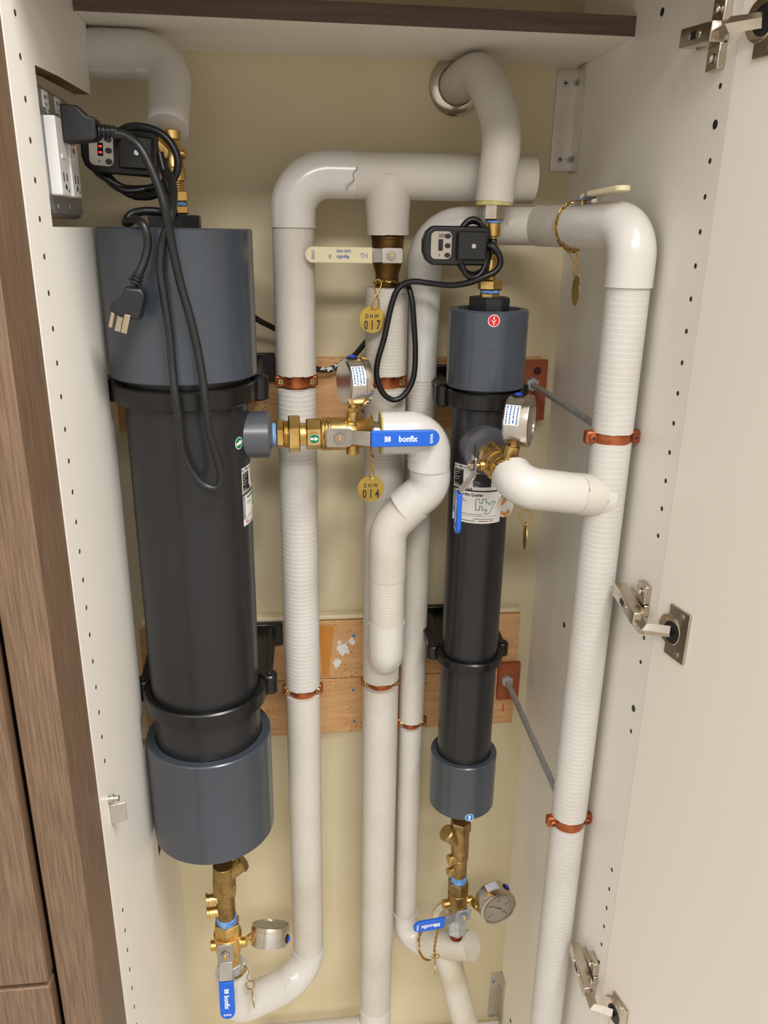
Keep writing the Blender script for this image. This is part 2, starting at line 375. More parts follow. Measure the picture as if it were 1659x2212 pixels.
# the open door on the right
DA = math.radians(12); DU = V((math.sin(DA), -math.cos(DA), 0)); DN_ = V((-math.cos(DA), -math.sin(DA), 0)); DO = V((W_-.0001, .0160, 0))
door = MB().prism([(0, -1.73), (.56, -1.73), (.56, .36), (0, .36)], DO-DN_*.019, DU, (0, 0, 1), .019, N=DN_).build('door', DOORM, cab, bevel=.0003)
lab(door, 'open white door on the right')
def hinge(z):
    h = MB().box((W_-.0035, .058, z), (.007, .05, .014)).box((W_-.004, .045, z+.019), (.008, .022, .022)).box((W_-.004, .045, z-.019), (.008, .022, .022)).build('hinge', NICKEL, cab, bevel=.0012)
    lab(h, 'metal concealed hinge joining cabinet side and open door')
    a = V((W_-.0145, .088, z+.004)); b = V((W_-.0175, .020, z-.003)); d = (b-a).normalized()
    M = Matrix((V((1, 0, 0)), d, V((1, 0, 0)).cross(d))).transposed()
    MB().box((a+b)/2, (.015, (b-a).length, .0165), M).build('hinge_arm', NICKEL, h, bevel=.001)
    s = MB()
    for t, r in ((.3, .0038), (.62, .0036)):
        c = a.lerp(b, t)-V((.0075, 0, 0)); s.cyl(c, c-V((.0008, 0, 0)), r, n=14)
    for dz in (.020, -.020): s.cyl((W_-.008, .045, z+dz), (W_-.0115, .045, z+dz), .0045, n=14, ch=.0012)
    s.build('adjusting_screw', STEEL, h)
    MB().box(a.lerp(b, .46)-V((.0072, 0, 0)), (.0012, .012, .007), M).build('arm_slot', HOLEK, h)
    q = lambda sx, dz, out=0: DO+DU*sx+V((0, 0, z+dz))+DN_*out
    # cup plate and cup on the door
    ang = [math.pi*2*i/28 for i in range(28)]
    pl = [(.0235, -.030), (.056, -.030), (.056, .030), (.0235, .030)]
    pz = z-.000
    MB().prism([(a_, b_+pz) for a_, b_ in pl], DO+DN_*.0002, DU, (0, 0, 1), .0028, N=DN_).build('cup_plate', NICKEL, h, bevel=.0008)
    MB().cyl(q(.0275, 0, .0003), q(.0275, 0, .0036), .0178, n=32, ch=.0008).build('cup', NICKEL, h)
    MB().cyl(q(.032, -.001, .0037), q(.032, -.001, .0040), .0125, n=28).build('cup_well', HOLEK, h)
    e = q(.031, -.001, .004)
    w1 = V((W_-.0195, -.003, z-.003))
    MB().tube([b, w1, q(.022, -.002, .013), e], .0065, n=4).build('hinge_knuckle', NICKEL, h)
    for dz in (.023, -.023): MB().cyl(q(.044, dz, .003), q(.044, dz, .0037), .0035, n=14).build('plate_screw', STEEL, h)
for z in (.010, -.573, -1.141): hinge(z)
# neighbour cabinet in brown laminate
nb = thing('brown_cabinet', 'brown wood-grain cabinet front standing left of the white one', 'cabinet', (-.25, 0, -1.74))
MB().box((-.0205, -.031, -.57), (.0395, .062, 2.34)).build('end_panel', BROWN, nb, bevel=.0006)
MB().box((-.0203, -.0746, -.57), (.0399, .0245, 2.34)).build('front_stile', BROWN, nb, bevel=.0012)
MB().prism([(-.55, -.908), (-.0455, -.908), (-.0455, .6), (-.55, .6)], (0, -.078, 0), (1, 0, 0), (0, 0, 1), .019, N=(0, -1, 0)).build('door', BROWN, nb, bevel=.0022, bseg=3)
MB().prism([(-.55, -1.73), (-.0455, -1.73), (-.0455, -.9135), (-.55, -.9135)], (0, -.078, 0), (1, 0, 0), (0, 0, 1), .019, N=(0, -1, 0)).build('drawer_front', BROWN, nb, bevel=.0022, bseg=3)
MB().box((-.30, .11, -.57), (.45, .22, 2.34)).build('carcass', HOLE, nb)

# ================================================================== BOARDS ON THE WALL
def board(name, z0, z1, x0, x1, label, cat='board'):
    o = MB().box(((x0+x1)/2, D_-.0095, (z0+z1)/2), (x1-x0, .019, z1-z0)).build(name, BEECH, bevel=.0008)
    return tag(o, label, cat)
board('wooden_board', -.448, -.342, -.03, .598, 'beech wood backing board behind the upper filter clamps')
b2 = board('wooden_board', -.875, -.768, -.03, .595, 'upper plank of the lower pair of beech boards, with white filler smears')
b3 = board('wooden_board', -.982, -.8765, -.03, .595, 'bottom plank of the lower pair of beech boards, with a short red mark')
tag(MB().box((.285, D_-.010, -.7625), (.62, .018, .0085)).build('caulk_bead', CAULK, bevel=.003), 'bead of cream caulk along the top edge of the lower boards', 'caulk')
st = MB()
fm = planar((0, D_-.0193, 0), (1, 0, 0), (0, 0, 1))
for cx_, cy_, rx, ry in ((742, 1402, .012, .016), (728, 1432, .007, .013), (733, 1388, .005, .004), (760, 1385, .006, .01)):
    P = at(cx_, cy_, D_-.019); poly_on(st, fm, [(P.x+rx*math.cos(a)*random.uniform(.45, 1.1), P.z+ry*math.sin(a)*random.uniform(.45, 1.1)) for a in [i*math.pi/9 for i in range(18)]])
lab(st.build('filler_smear', LABW, b2), 'white filler smears')
st = MB(); P = at(688, 1352, D_-.019); Q = at(705, 1462, D_-.019)
poly_on(st, fm, [(P.x, P.z), (P.x+.026, P.z), (Q.x+.004, Q.z+.002), (Q.x-.006, Q.z)])
lab(st.build('glue_stain', mat('glue_stain', (196, 128, 44), .35), b2), 'amber glue stain')
st = MB(); P = at(1086, 1529, D_-.019); poly_on(st, fm, [(P.x-.0015, P.z-.008), (P.x+.002, P.z-.006), (P.x+.001, P.z+.009), (P.x-.001, P.z+.007)])
lab(st.build('red_mark', INKR, b3), 'red pen mark')
def screw(px, py, Y, label, r=.0042, n=V((0, -1, 0)), group=None):
    P = at(px, py, Y) if n.y else atX(px, py, Y)
    t = tag(MB().cyl(P, P+n*.0012, r, n=18, ch=.0005).build('screw', GALV), label, 'screw', group)
    u, w, _ = frame(n); c = MB(); q = P+n*.00125
    M = Matrix((u, w, n)).transposed()
    c.box(q, (r*1.2, r*.28, .0002), M); c.box(q, (r*.28, r*1.2, .0003), M)
    c.build('cross_slot', HOLEK, t)
    return t
screw(764, 1373, D_-.019, 'screw in the upper plank of the lower boards')
screw(763, 1490, D_-.019, 'screw just under the joint of the two lower planks')
screw(765, 1557, D_-.019, 'screw near the bottom edge of the lowest plank')
screw(783, 888, D_-.019, 'screw in the upper board beside the middle riser')
# red plates and rods
def tie(pp, poly, rodstart, rodend, lbl1, lbl2):
    x0, y0, x1, y1 = pp; a = at(x0, y0, D_-.0195); b = at(x1, y1, D_-.0195)
    t = tag(MB().box(((a.x+b.x)/2, D_-.0245, (a.z+b.z)/2), (abs(b.x-a.x), .0105, abs(a.z-b.z))).build('mounting_plate', REDB, bevel=.001), lbl1, 'plate')
    P = at(rodstart[0], rodstart[1], D_-.03)
    hp = V(((a.x+b.x)/2+.002, D_-.0297, a.z-.016)) if poly else None
    if hp: MB().cyl(hp, hp-V((0, .0006, 0)), .006, n=18).build('hole', HOLE, t)
    E_ = V(rodend); d = (E_-P).normalized()
    r = thing('threaded_rod', lbl2, 'rod', P)
    L = (E_-P).length-.02
    pr = []; k = 0.012
    pr = [(0, .0048), (.012, .0048), (.0125, .0042), (.013, .0048)]
    while k < L*.75: pr += [(k+.002, .0048), (k+.0033, .0045)]; k += .0033
    pr += [(L, .0048)]
    MB().lathe(P, P+d*L, [(0, .0048), (L, .0048)], 16).build('rod', GALV, r)
    MB().hexp(P+V((0, .001, 0)), P+V((0, -.008, 0)), .0105).build('nut', GALV, r)
    return t
RX, RY = .5905, .12
tie((1130, 776, 1170, 905), True, (1148, 829), (RX, RY, zat(940, RX, RY)), 'red-brown plate on the upper board holding the upper threaded rod', 'galvanised rod from the upper board to the right-hand pipe')
tie((1076, 1429, 1116, 1503), False, (1094, 1468), (RX, RY, zat(1768, RX, RY)), 'red-brown plate on the lower boards holding the lower threaded rod', 'galvanised rod from the lower boards to the right-hand pipe')
# corner brackets
def bracket(z0, z1, x0, lbl, holes_):
    t = thing('corner_bracket', lbl, 'bracket', (W_-.01, D_, z0))
    MB().box(((x0+W_)/2, D_-.0012, (z0+z1)/2), (W_-x0, .0024, z1-z0)).build('wall_leg', ALU, t, bevel=.0004)
    MB().box((W_-.0012, D_-.0145, (z0+z1)/2), (.0024, .029, z1-z0+.006)).build('side_leg', ALU, t, bevel=.0004)
    for (px, py, side) in holes_:
        if side: P = atX(px, py, W_-.0024); n = V((-1, 0, 0))
        else: P = at(px, py, D_-.0024); n = V((0, -1, 0))
        MB().cyl(P, P+n*.0015, .0042, n=16, ch=.0006).build('screw', GALV, t)
        MB().cyl(P+n*.0015, P+n*.0017, .0019, n=8).build('screw_recess', HOLEK, t)
bracket(-.0815, .047, .5915, 'metal angle bracket in the top right back corner', [(1222, 180, 0), (1209, 345, 0), (1248, 178, 1), (1236, 344, 1)])
bracket(-1.716, -1.595, .599, 'metal angle bracket in the bottom right back corner', [(1066, 2120, 0), (1061, 2193, 0), (1081, 2137, 1)])
# catch on left panel
P = atX(235, 1722, 0)
t = thing('door_catch', 'small metal door catch screwed to the left side panel', 'catch', P)
MB().cyl((0, P.y-.003, P.z), (.012, P.y-.003, P.z), .0035, n=14).cyl((.004, P.y-.003, P.z), (.006, P.y-.003, P.z), .005, n=14).build('screw_post', STEEL, t)
MB().box((.009, P.y, P.z-.0225), (.018, .0022, .026), Matrix.Rotation(.25, 3, 'Z')).build('catch_plate', ALU, t, bevel=.001)

# ================================================================== FILTERS
def filt(name, X, Y, rb, rc, z, label, big):
    """z: top of upper coupling, its bottom, top of lower coupling, its bottom"""
    t = thing(name, label, 'filter', (X, Y, z[3]))
    wl = rc-rb
    MB().lathe((X, Y, z[3]+.02), (X, Y, z[0]-.02), [(0, rb), (z[0]-z[3]-.04, rb)], 96).build('tube_body', PVCB, t)
    if big: pr = [(0, rb), (0, rc-.001), (.001, rc), (z[0]-z[1]-.002, rc), (z[0]-z[1], rc-.002), (z[0]-z[1], rb+.006), (z[0]-z[1]-.012, rb+.004), (z[0]-z[1]-.012, 0)]
    else: pr = [(0, rb), (0, rc-.001), (.001, rc), (z[0]-z[1]-.002, rc), (z[0]-z[1], rc-.002), (z[0]-z[1], rb-.0005), (z[0]-z[1]-.010, rb-.002), (z[0]-z[1]-.010, 0)]
    MB().lathe((X, Y, z[1]), (X, Y, z[0]), pr, 96).build('upper_coupling', PVC, t)
    h = z[2]-z[3]
    MB().lathe((X, Y, z[3]), (X, Y, z[2]), [(0, 0), (0, rc-.004), (.004, rc), (h-.0015, rc), (h, rc-.0015), (h, rb+.001), (h-.006, rb)], 96).build('lower_coupling', PVC, t)
    nr = .031 if big else .0262
    zt = z[0]-(.004 if big else .002)
    MB().cyl((X, Y, zt-.006), (X, Y, zt+.0), nr*1.05, n=48).cyl((X, Y, zt-.002), (X, Y, zt+(.018 if big else .0165)), nr, n=8, rot=.39, ch=.0015).build('threaded_plug', NUTB, t)
    return t
BX, BY, BR, BC = .0902, .26, .0750, .0885
SX, SY, SR, SC = .4755, .28, .0412, .0512
zB = (-.1655, at(390, 834, BY-BC).z, at(458, 1658, BY-BC).z, at(464, 1872, BY-BC).z)
zS = (-.257, at(1048, 848, SY-SC).z, at(1003, 1663, SY-SC).z, at(1000, 1776, SY-SC).z)
bigf = filt('water_filter', BX, BY, BR, BC, zB, 'large dark grey tube-shaped water filter on the left', True)
smf = filt('water_filter', SX, SY, SR, SC, zS, 'slim dark grey tube-shaped water filter on the right', False)
# side port of the big filter
pc = at(585, 937, BY); AZ = pc.z-.001
pA = V((BX+.05, BY, AZ)); pB = V((at(585, 937, BY).x-.001, BY, AZ))
MB().lathe(pA, pB, [(0, .030), ((pB-pA).length-.002, .030), ((pB-pA).length, .028), ((pB-pA).length, .0)], 48).build('side_port', PVCL, bigf)
# front port of the small filter
PP = at(1047, 967, .24); SZ = -.4325; PXX = .4715
MB().lathe((PXX, SY-.02, SZ), (PXX, .222, SZ), [(0, .0315), (.036, .0315), (.038, .030), (.038, 0)], 48).build('side_port', PVCL, smf)
# moulded mark on the couplings
def mould(px, py, X, Y, r, par):
    th, z = hit_cyl(px, py, X, Y, r); f = cylmap(X, Y, r+.0002, th, z); m = MB()
    c = [f(.0052*math.cos(a), .0052*math.sin(a)) for a in [i*math.pi/10 for i in range(20)]]
    m.tube(c, .0004, n=5, closed=True); m.tube([f(-.005+.001*i, 0) for i in range(11)], .0007, n=5)
    m.build('moulded_mark', PVCL, par)
mould(1059, 763, SX, SY, SC, smf); mould(1038, 1713, SX, SY, SC, smf)
# round stickers on filters
def sticker(px, py, X, Y, r, m, par, kind, rad=.0062):
    th, z = hit_cyl(px, py, X, Y, r); f = cylmap(X, Y, r+.0003, th, z)
    a = MB(); disc(a, f, rad, 28); s = a.build('round_sticker', INKW, par)
    a = MB(); disc(a, cylmap(X, Y, r+.0004, th, z), rad*.9, 28); a.build('sticker_field', m, s)
    g = cylmap(X, Y, r+.0006, th, z); b = MB(); k = rad/.0062
    if kind == 'arrow':
        rot = .25; R_ = lambda x, y: ((x*math.cos(rot)-y*math.sin(rot))*k, (x*math.sin(rot)+y*math.cos(rot))*k)
        poly_on(b, g, [R_(*q) for q in ((-.0048, -.0013), (.0008, -.0013), (.0008, -.0026), (.005, 0), (.0008, .0026), (.0008, .0013), (-.0048, .0013))])
    elif kind == 'up':
        poly_on(b, g, [(-.0011, -.0042), (.0011, -.0042), (.0011, .0008), (.0026, .0008), (0, .0048), (-.0026, .0008), (-.0011, .0008)])
    else:
        for q in (((-.0006, .0014), (.0006, .0014), (.0006, .0048), (-.0006, .0048)), ((-.0005, -.005), (.0005, -.005), (.0005, -.0015), (-.0005, -.0015)),
                  ((-.0005, -.0018), (.0005, -.0018), (-.0019, .0008), (-.0029, .0008)), ((-.0005, -.0018), (.0005, -.0018), (.0029, .0008), (.0019, .0008))):
            poly_on(b, g, q)
    b.build('printed_symbol', INKW, s)
    return s
sticker(516, 957, BX, BY, BR, GREEN, bigf, 'arrow', .0078)
sticker(1004, 965, SX, SY, SR, GREEN, smf, 'arrow', .0068)
sticker(1067, 693, SX, SY, SC, RED, smf, 'y', .0074)
sticker(1014, 1766, SX, SY, SC, BLUES, smf, 'up', .0068)
# name-plate labels, wrapped round the tubes
def nameplate(par, X, Y, r, pxl, pyt, pyb, wid, frac, edge=.0):
    th, zt = hit_cyl(pxl[0], pyt, X, Y, r); th2, zb = hit_cyl(pxl[1], pyb, X, Y, r)
    h = zt-zb; z0 = zb; F = lambda off: cylmap(X, Y, r+off, th, z0)
    m = MB(); patch(m, F(.0003), 0, wid, 0, h, 24); L1 = m.build('paper_label', LABW, par)
    zs = h*frac                                    # split between the two labels
    k = MB(); f = F(.0005)
    patch(k, f, -.0, wid, zs-.0012, zs+.0008, 24)
    uh = h-zs; c1 = wid*.02; c2 = wid*.235
    patch(k, f, c1, c2, zs+uh*.24, h-uh*.19, 6); patch(k, f, c1, wid*.29, zs+uh*.13, zs+uh*.26, 6)
    patch(k, f, wid*.43, wid*.76, zs+uh*.16, h-uh*.30, 8); patch(k, f, wid*.76, wid*.90, zs+uh*.52, h-uh*.30, 4)
    x = c1
    while x < wid*.42:
        w_ = random.choice((.0003, .0006, .001)); patch(k, f, x, min(x+w_, wid*.42), zs+uh*.02, zs+uh*.11, 1); x += w_+random.choice((.0004, .0007))
    for i in range(6): v = h-uh*(.22+.088*i); patch(k, f, c2, wid*.43, v, v+.0003, 4)
    for i in range(4): v = zs+uh*(.18+.09*i); patch(k, f, wid*.76, wid*.98, v, v+.0003, 4)
    text_on(k, 'H-H', uh*.12, f, c1+.0022, h-uh*.09, bold=.02, sx=.8)
    text_on(k, 'PB', uh*.105, f, c1+.008, h-uh*.09, bold=.04, align='LEFT'); text_on(k, 'interna', uh*.105, f, c1+.0125, h-uh*.09, align='LEFT')
    text_on(k, 'Geprüfte Qualität', zs*.115, f, wid*.13, zs*.865, bold=.03, align='LEFT', sx=.94)
    for v, l in ((.72, .16), (.66, .2), (.27, .5)): patch(k, f, wid*.13, wid*(.13+l), zs*v, zs*v+.0006, 6)
    patch(k, f, 0, wid*.92, zs*.215, zs*.215+.0004, 16)
    patch(k, f, wid*.07, wid*.5, zs*.06, zs*.06+.0009, 8); patch(k, f, wid*.56, wid*.74, zs*.06, zs*.06+.0009, 4)
    k.build('printed_block', INKK, L1)
    g = MB(); patch(g, F(.00055), 0, wid*.075, zs*.24, zs-.0015, 3); patch(g, F(.00055), wid*.46, wid*.85, zs*.12, zs*.12+.0012, 6); g.build('grey_strip', INKG, L1)
    w = MB(); f2 = F(.0009)
    rows = ['Product name', 'Article No', 'Capacity', 'Product ID', 'Pressure']
    for i, s_ in enumerate(rows): text_on(w, s_, uh*.05, f2, c1+.0007, h-uh*(.235+.095*i), align='LEFT', sx=.82)
    for i, s_ in enumerate(['Production year', 'Max. temperature']): text_on(w, s_, uh*.045, f2, c1+.0007, zs+uh*(.22-.06*i), align='LEFT', sx=.75)
    for i, s_ in enumerate(['Max. flux', 'membrane type', 'Pressure']): text_on(w, s_, uh*.05, f2, wid*.45, zs+uh*(.38-.085*i), align='LEFT', sx=.8)
    for i, s_ in enumerate(['Feed', 'Permeat', 'Flush']): text_on(w, s_, uh*.045, f2, wid*.77, zs+uh*(.66-.06*i), align='LEFT', sx=.75)
    text_on(w, 'www.hyg.de', wid*.04, f2, wid*.037, zs*.6, rot=math.pi/2)
    w.build('white_print', INKW, L1)
    rd = MB(); text_on(rd, 'PB', zs*.06, F(.0006), wid*.10, zs*.14, bold=.03, align='LEFT'); patch(rd, F(.0006), wid*.06, wid*.085, zs*.115, zs*.17, 2); patch(rd, F(.0006), wid*.755, wid*.85, zs*.06, zs*.06+.001, 2)
    rd.build('red_print', INKR, L1)
    # outlined monogram
    hy = MB(); f3 = F(.0006); s = zs
    def outline(pts):
        pp = resample([V(f3(wid*.50+a*s, s*.30+b*s)) for a, b in pts+[pts[0]]], .002); hy.tube(pp, .00045, n=4, closed=False)
    outline([(0, .12), (0, .46), (.11, .46), (.11, .335), (.19, .335), (.19, .46), (.30, .46), (.30, .35), (.37, .35), (.415, .27), (.48, .37), (.60, .37), (.40, .0), (.27, .0), (.335, .11), (.30, .165), (.30, .12), (.19, .12), (.19, .24), (.11, .24), (.11, .12)])
    hy.build('green_monogram', INKGR, L1)
    return L1
nameplate(smf, SX, SY, SR, (983, 978), 998, 1119, .074, .575)
nameplate(bigf, BX, BY, BR, (521, 526), 1013, 1138, .080, .545)

# ------------------------------------------------------------------ black clamps holding the filters
def clamp(X, Y, r, z, h, label, wide, drop):
    t = thing('filter_clamp', label, 'clamp', (X, D_-.019, z))
    n = 48; a0, a1 = -.20*math.pi, 1.20*math.pi; ri, ro = r+.0015, r+wide
    vs = []; m = MB()
    for i in range(n+1):
        a = a0+(a1-a0)*i/n
        for (rr, zz) in ((ri, z-h/2), (ro-.002, z-h/2), (ro, z-h/2+.002), (ro, z+h/2-.002), (ro-.002, z+h/2), (ri, z+h/2)):
            vs.append((X+rr*math.cos(a), Y-rr*math.sin(a), zz))
    fs = [(i*6+k, i*6+(k+1) % 6, (i+1)*6+(k+1) % 6, (i+1)*6+k) for i in range(n) for k in range(6)]+[tuple(range(6)), tuple(n*6+k for k in range(6))[::-1]]
    m.raw(vs, fs).build('front_strap', BLACK, t, sharp=40)
    for sx in (-1, 1):
        lx = X+sx*(ro+.003); ly = Y+.012
        g = MB().cyl((lx, ly, z-h/2-.004), (lx, ly, z+h/2+.003), .0125 if r > .06 else .010, n=24, ch=.002)
        g.build('lug', BLACK, t)
        MB().cyl((lx, ly, z+h/2+.003), (lx, ly, z+h/2+.0045), .0045, n=16, ch=.0005).build('bolt', NUTB, t)
        ye = D_-.019
        arm = MB().prism([(ly-Y, -h*.55), (ye-Y, -h*.75), (ye-Y, h*.75), (ly-Y, h*.5)], (lx-.004, Y, z), (0, 1, 0), (0, 0, 1), .008, N=(1, 0, 0))
        arm.build('bracket_arm', BLACK, t, bevel=.001)
        MB().prism([(X+sx*r*.97, Y+.020), (lx+sx*.005, ly-.004), (lx+sx*.009, ye), (X+sx*r*.80, ye)], (0, 0, z+h*.30), (1, 0, 0), (0, 1, 0), .004, N=(0, 0, 1)).build('bracket_web', BLACK, t, bevel=.001)
    # saddle and base
    sd = []; mm = 20
    for i in range(mm+1):
        a = math.pi*(.08+.84*i/mm); sd.append((X-(r+.001)*math.cos(a), Y+(r+.001)*math.sin(a)))
    poly = sd+[(X+ro-.004, D_-.024), (X-ro+.004, D_-.024)]
    MB().prism(poly, (0, 0, z-h*.3), (1, 0, 0), (0, 1, 0), h*.6, N=(0, 0, 1)).build('saddle', BLACK, t)
    MB().box((X, D_-.0245, z+.002), (2*(ro+.022), .011, h*1.7)).build('wall_base', BLACK, t, bevel=.002)
    return t
zf = lambda px, py, X, Y, r: at(px, py, Y-r).z
clamp(BX, BY, BR, zf(400, 863, BX, BY, .086)-.004, .024, 'large black clamp holding the big filter, the upper one', .0115, 0)
clamp(BX, BY, BR, zf(448, 1555, BX, BY, .086)-.006, .023, 'large black clamp holding the big filter, the lower one', .0105, 0)
clamp(SX, SY, SR, zf(1045, 869, SX, SY, .050)-.002, .022, 'small black clamp holding the slim filter, the upper one', .0095, 0)
clamp(SX, SY, SR, zf(1015, 1445, SX, SY, .050)-.003, .015, 'small black clamp holding the slim filter, the lower one', .0085, 0)

# ================================================================== INSULATED PIPES
def sleeve(par, pts, r, m, name='insulation_sleeve', n=40, label=None, ragged=0):
    pts = resample([V(p) for p in pts], .012)
    o = MB().tube(pts, r, n=n)
    if ragged:
        n_ = n
        for i in range(n_):
            q = ragged*(random.random()*.5+.5*math.sin(i*.9)+.5*math.sin(i*2.3))
            o.v[i] = o.v[i]+(V(pts[1])-V(pts[0])).normalized()*q*.5
            o.v[-n_+i] = o.v[-n_+i]-(V(pts[-2])-V(pts[-1])).normalized()*(-q)*.5
    o = o.build(name, m, par, sharp=50)
    if label: lab(o, label)
    return o
def ring(par, P, d, r, name='jacket_edge'):
    u, w, dd = frame(d); pts = [V(P)+(u*math.cos(a)+w*math.sin(a))*(r+.0001) for a in [2*math.pi*i/40 for i in range(40)]]
    return MB().tube(pts, .0006, n=5, closed=True).build(name, COVER, par)
def copper(par, A, B, r=.0142):
    return MB().cyl(A, B, r, n=28).build('copper_pipe', COPPER, par)
def strap(P, r, label, screws=(-.6, .6), h=.0165, painted=True):
    """two-screw pipe strap round a vertical pipe"""
    P = V(P); t = thing('pipe_strap', label, 'pipe clamp', P, None)
    MB().lathe(P-V((0, 0, h/2)), P+V((0, 0, h/2)), [(0, r-.001), (0, r+.0018), (h, r+.0018), (h, r-.001)], 36).build('band', COPPERP, t)
    for s in (-1, 1):
        e = P+V((s*(r+.005), -.002, 0)); yy = -.008
        MB().box(e, (.016, .012, h), ).build('ear', COPPERP, t, bevel=.0035, bseg=3)
        q = e+V((0, -.006, 0)); MB().cyl(q, q+V((0, -.004, 0)), .0046, n=18, ch=.0015).build('screw', BRASS if painted else COPPERP, t)
        c = MB(); c.box(q+V((0, -.0041, 0)), (.0058, .0003, .0011)); c.box(q+V((0, -.0041, 0)), (.0011, .0004, .0058)); c.build('screw_slot', HOLEK, t)
    return t
R1 = (.228, .345); R2 = (.3508, .345); R3 = (.404, .36)
def vz(R, py): return zat(py, R[0], R[1])
def vp(R, py): return V((R[0], R[1], vz(R, py)))
# -- left riser with header
t = thing('insulated_pipe', 'white insulated pipe rising left of centre, bending at the top into the tee header', 'pipe', vp(R1, 2060))
hz = at(900, 381, .345).z; HC = V((R1[0], .345, hz)); HE = at(1150, 391, .345); HE = V((HE.x, .345, hz-.0005))
ec = fillet([vp(R1, 490), HC, V((at(765, 378, .345).x, .345, hz))], .047, 20)
sleeve(t, ec, .0292, COVER, 'elbow_cover')
sleeve(t, [vp(R1, 488), vp(R1, 808)], .0272, PLAIN, ragged=.0015)
ring(t, vp(R1, 491), (0, 0, 1), .0293)
sleeve(t, [V((at(758, 378, .345).x, .345, hz)), V((at(1035, 378, .345).x, .345, hz))], .0288, PLAIN)
sleeve(t, [V((at(1033, 378, .345).x, .345, hz)), HE], .0296, DIRTY)
TJ = V((R2[0]-.001, .345, hz)); tj = vp(R2, 508)
sleeve(t, [TJ, tj], [.031 - .0035*min(1, i/4) for i in range(len(resample([TJ, tj], .012)))], PLAIN, 'tee_cover', ragged=.001)
mm = MB(); cr = [at(*q, .3150) for q in ((772, 361), (768, 368), (763, 378), (765, 388), (758, 396), (750, 402), (747, 412))]
mm.tube(spline(cr, 4), .0006, n=5).build('jacket_crack', INKG, t)
copper(t, vp(R1, 800), vp(R1, 840))
sleeve(t, [vp(R1, 838), vp(R1, 1478)], [.0270]*len(resample([vp(R1, 838), vp(R1, 1478)], .012)), RIB, ragged=.002)
copper(t, vp(R1, 1470), vp(R1, 1500)); 
sleeve(t, [vp(R1, 1496), vp(R1, 2052)], .0268, RIBF)
vbX = .101
I2 = V((vbX+.004, .268, at(500, 2182, .262).z)); I1 = vp(R1, 2106)
I3 = V((vbX+.001, .26, at(503, 2098, .26).z))
ip = fillet([vp(R1, 2045), I1, (I1+I2)/2], .050, 18)
sleeve(t, ip, .0285, COVER, 'elbow_cover')
ip2 = fillet([(I1+I2)/2-(I2-I1)*.03, I2, I3], .036, 18)
sleeve(t, ip2, .0292, COVER, 'elbow_cover')
ring(t, (I1+I2)/2-(I2-I1)*.03, I2-I1, .0294); ring(t, vp(R1, 2054), (0, 0, 1), .0286)
for k in (-.18, .16):
    c = (I1+I2)/2+(I2-I1)*k; n_ = V((.0, -.75, .66)).normalized()
    q = c+n_*.0286; MB().cyl(q, q+n_*.001, .0042, n=16, ch=.0004).build('cover_tack', COVER, t)
# -- middle riser
t = thing('insulated_pipe', 'white insulated pipe rising in the centre below the bronze valve', 'pipe', vp(R2, 2200))
sleeve(t, [vp(R2, 621), vp(R2, 808)], .0285, RIBF, ragged=.0012)
copper(t, vp(R2, 600), vp(R2, 850)); 
sleeve(t, [vp(R2, 836), vp(R2, 1462)], .0287, RIBF, ragged=.002)
copper(t, vp(R2, 1455), vp(R2, 1490))
sleeve(t, [vp(R2, 1478), vp(R2, 2176)], .0285, RIBF)
zb = vz(R2, 2227); Jc = V((R2[0], .345, zb)); Je = V((at(560, 2215, .345).x, .35, zb+.001))
sleeve(t, fillet([vp(R2, 2168), Jc, V((.315, .345, zb))], .03, 14), .0290, COVER, 'elbow_cover')
sleeve(t, [V((.318, .345, zb)), V((.13, .35, zb-.004))], .0275, PLAIN)
ring(t, vp(R2, 2175), (0, 0, 1), .0291)
# -- pipe dropping from the left filter's valve into the middle riser
G = [V((at(824, 937, .26).x, .26, AZ)), V((at(922, 937, .26).x, .26, AZ)), at(928, 1015, .264), at(838, 1150, .28), at(836, 1420, .285)]
t = thing('insulated_pipe', 'white S-shaped insulated pipe from the left filter valve down to the middle riser', 'pipe', G[-1])
mid = (G[2]+G[3])/2
g1 = fillet([G[0], V((at(930, 937, .26).x, .26, AZ)), at(926, 1010, .262)], .030, 16)
sleeve(t, g1, .0283, COVER, 'elbow_cover')
g2 = fillet([at(926, 990, .262), at(932, 1050, .265), at(872, 1098, .272)], .034, 14)
sleeve(t, g2, .0272, COVER, 'elbow_cover')
g3 = fillet([at(895, 1085, .269), at(838, 1140, .278), at(836, 1245, .282)], .05, 14)
sleeve(t, g3, .0262, PLAIN, 'elbow_cover')
sleeve(t, [at(836, 1240, .282), at(835, 1342, .284)], .0255, RIBF)
g4 = fillet([at(835, 1340, .284), at(834, 1428, .288), V((R2[0], R2[1]-.01, at(834, 1428, .288).z))], .024, 12)
sleeve(t, g4, .0262, COVER, 'elbow_cover')
ring(t, at(835, 1341, .284), (0, 0, 1), .0262); ring(t, at(926, 990, .262), (0, 0, 1), .0284)
sleeve(t, [G[0]+V((-.002, 0, 0)), G[0]+V((.010, 0, 0))], .0275, FIBRE, 'fibre_end')
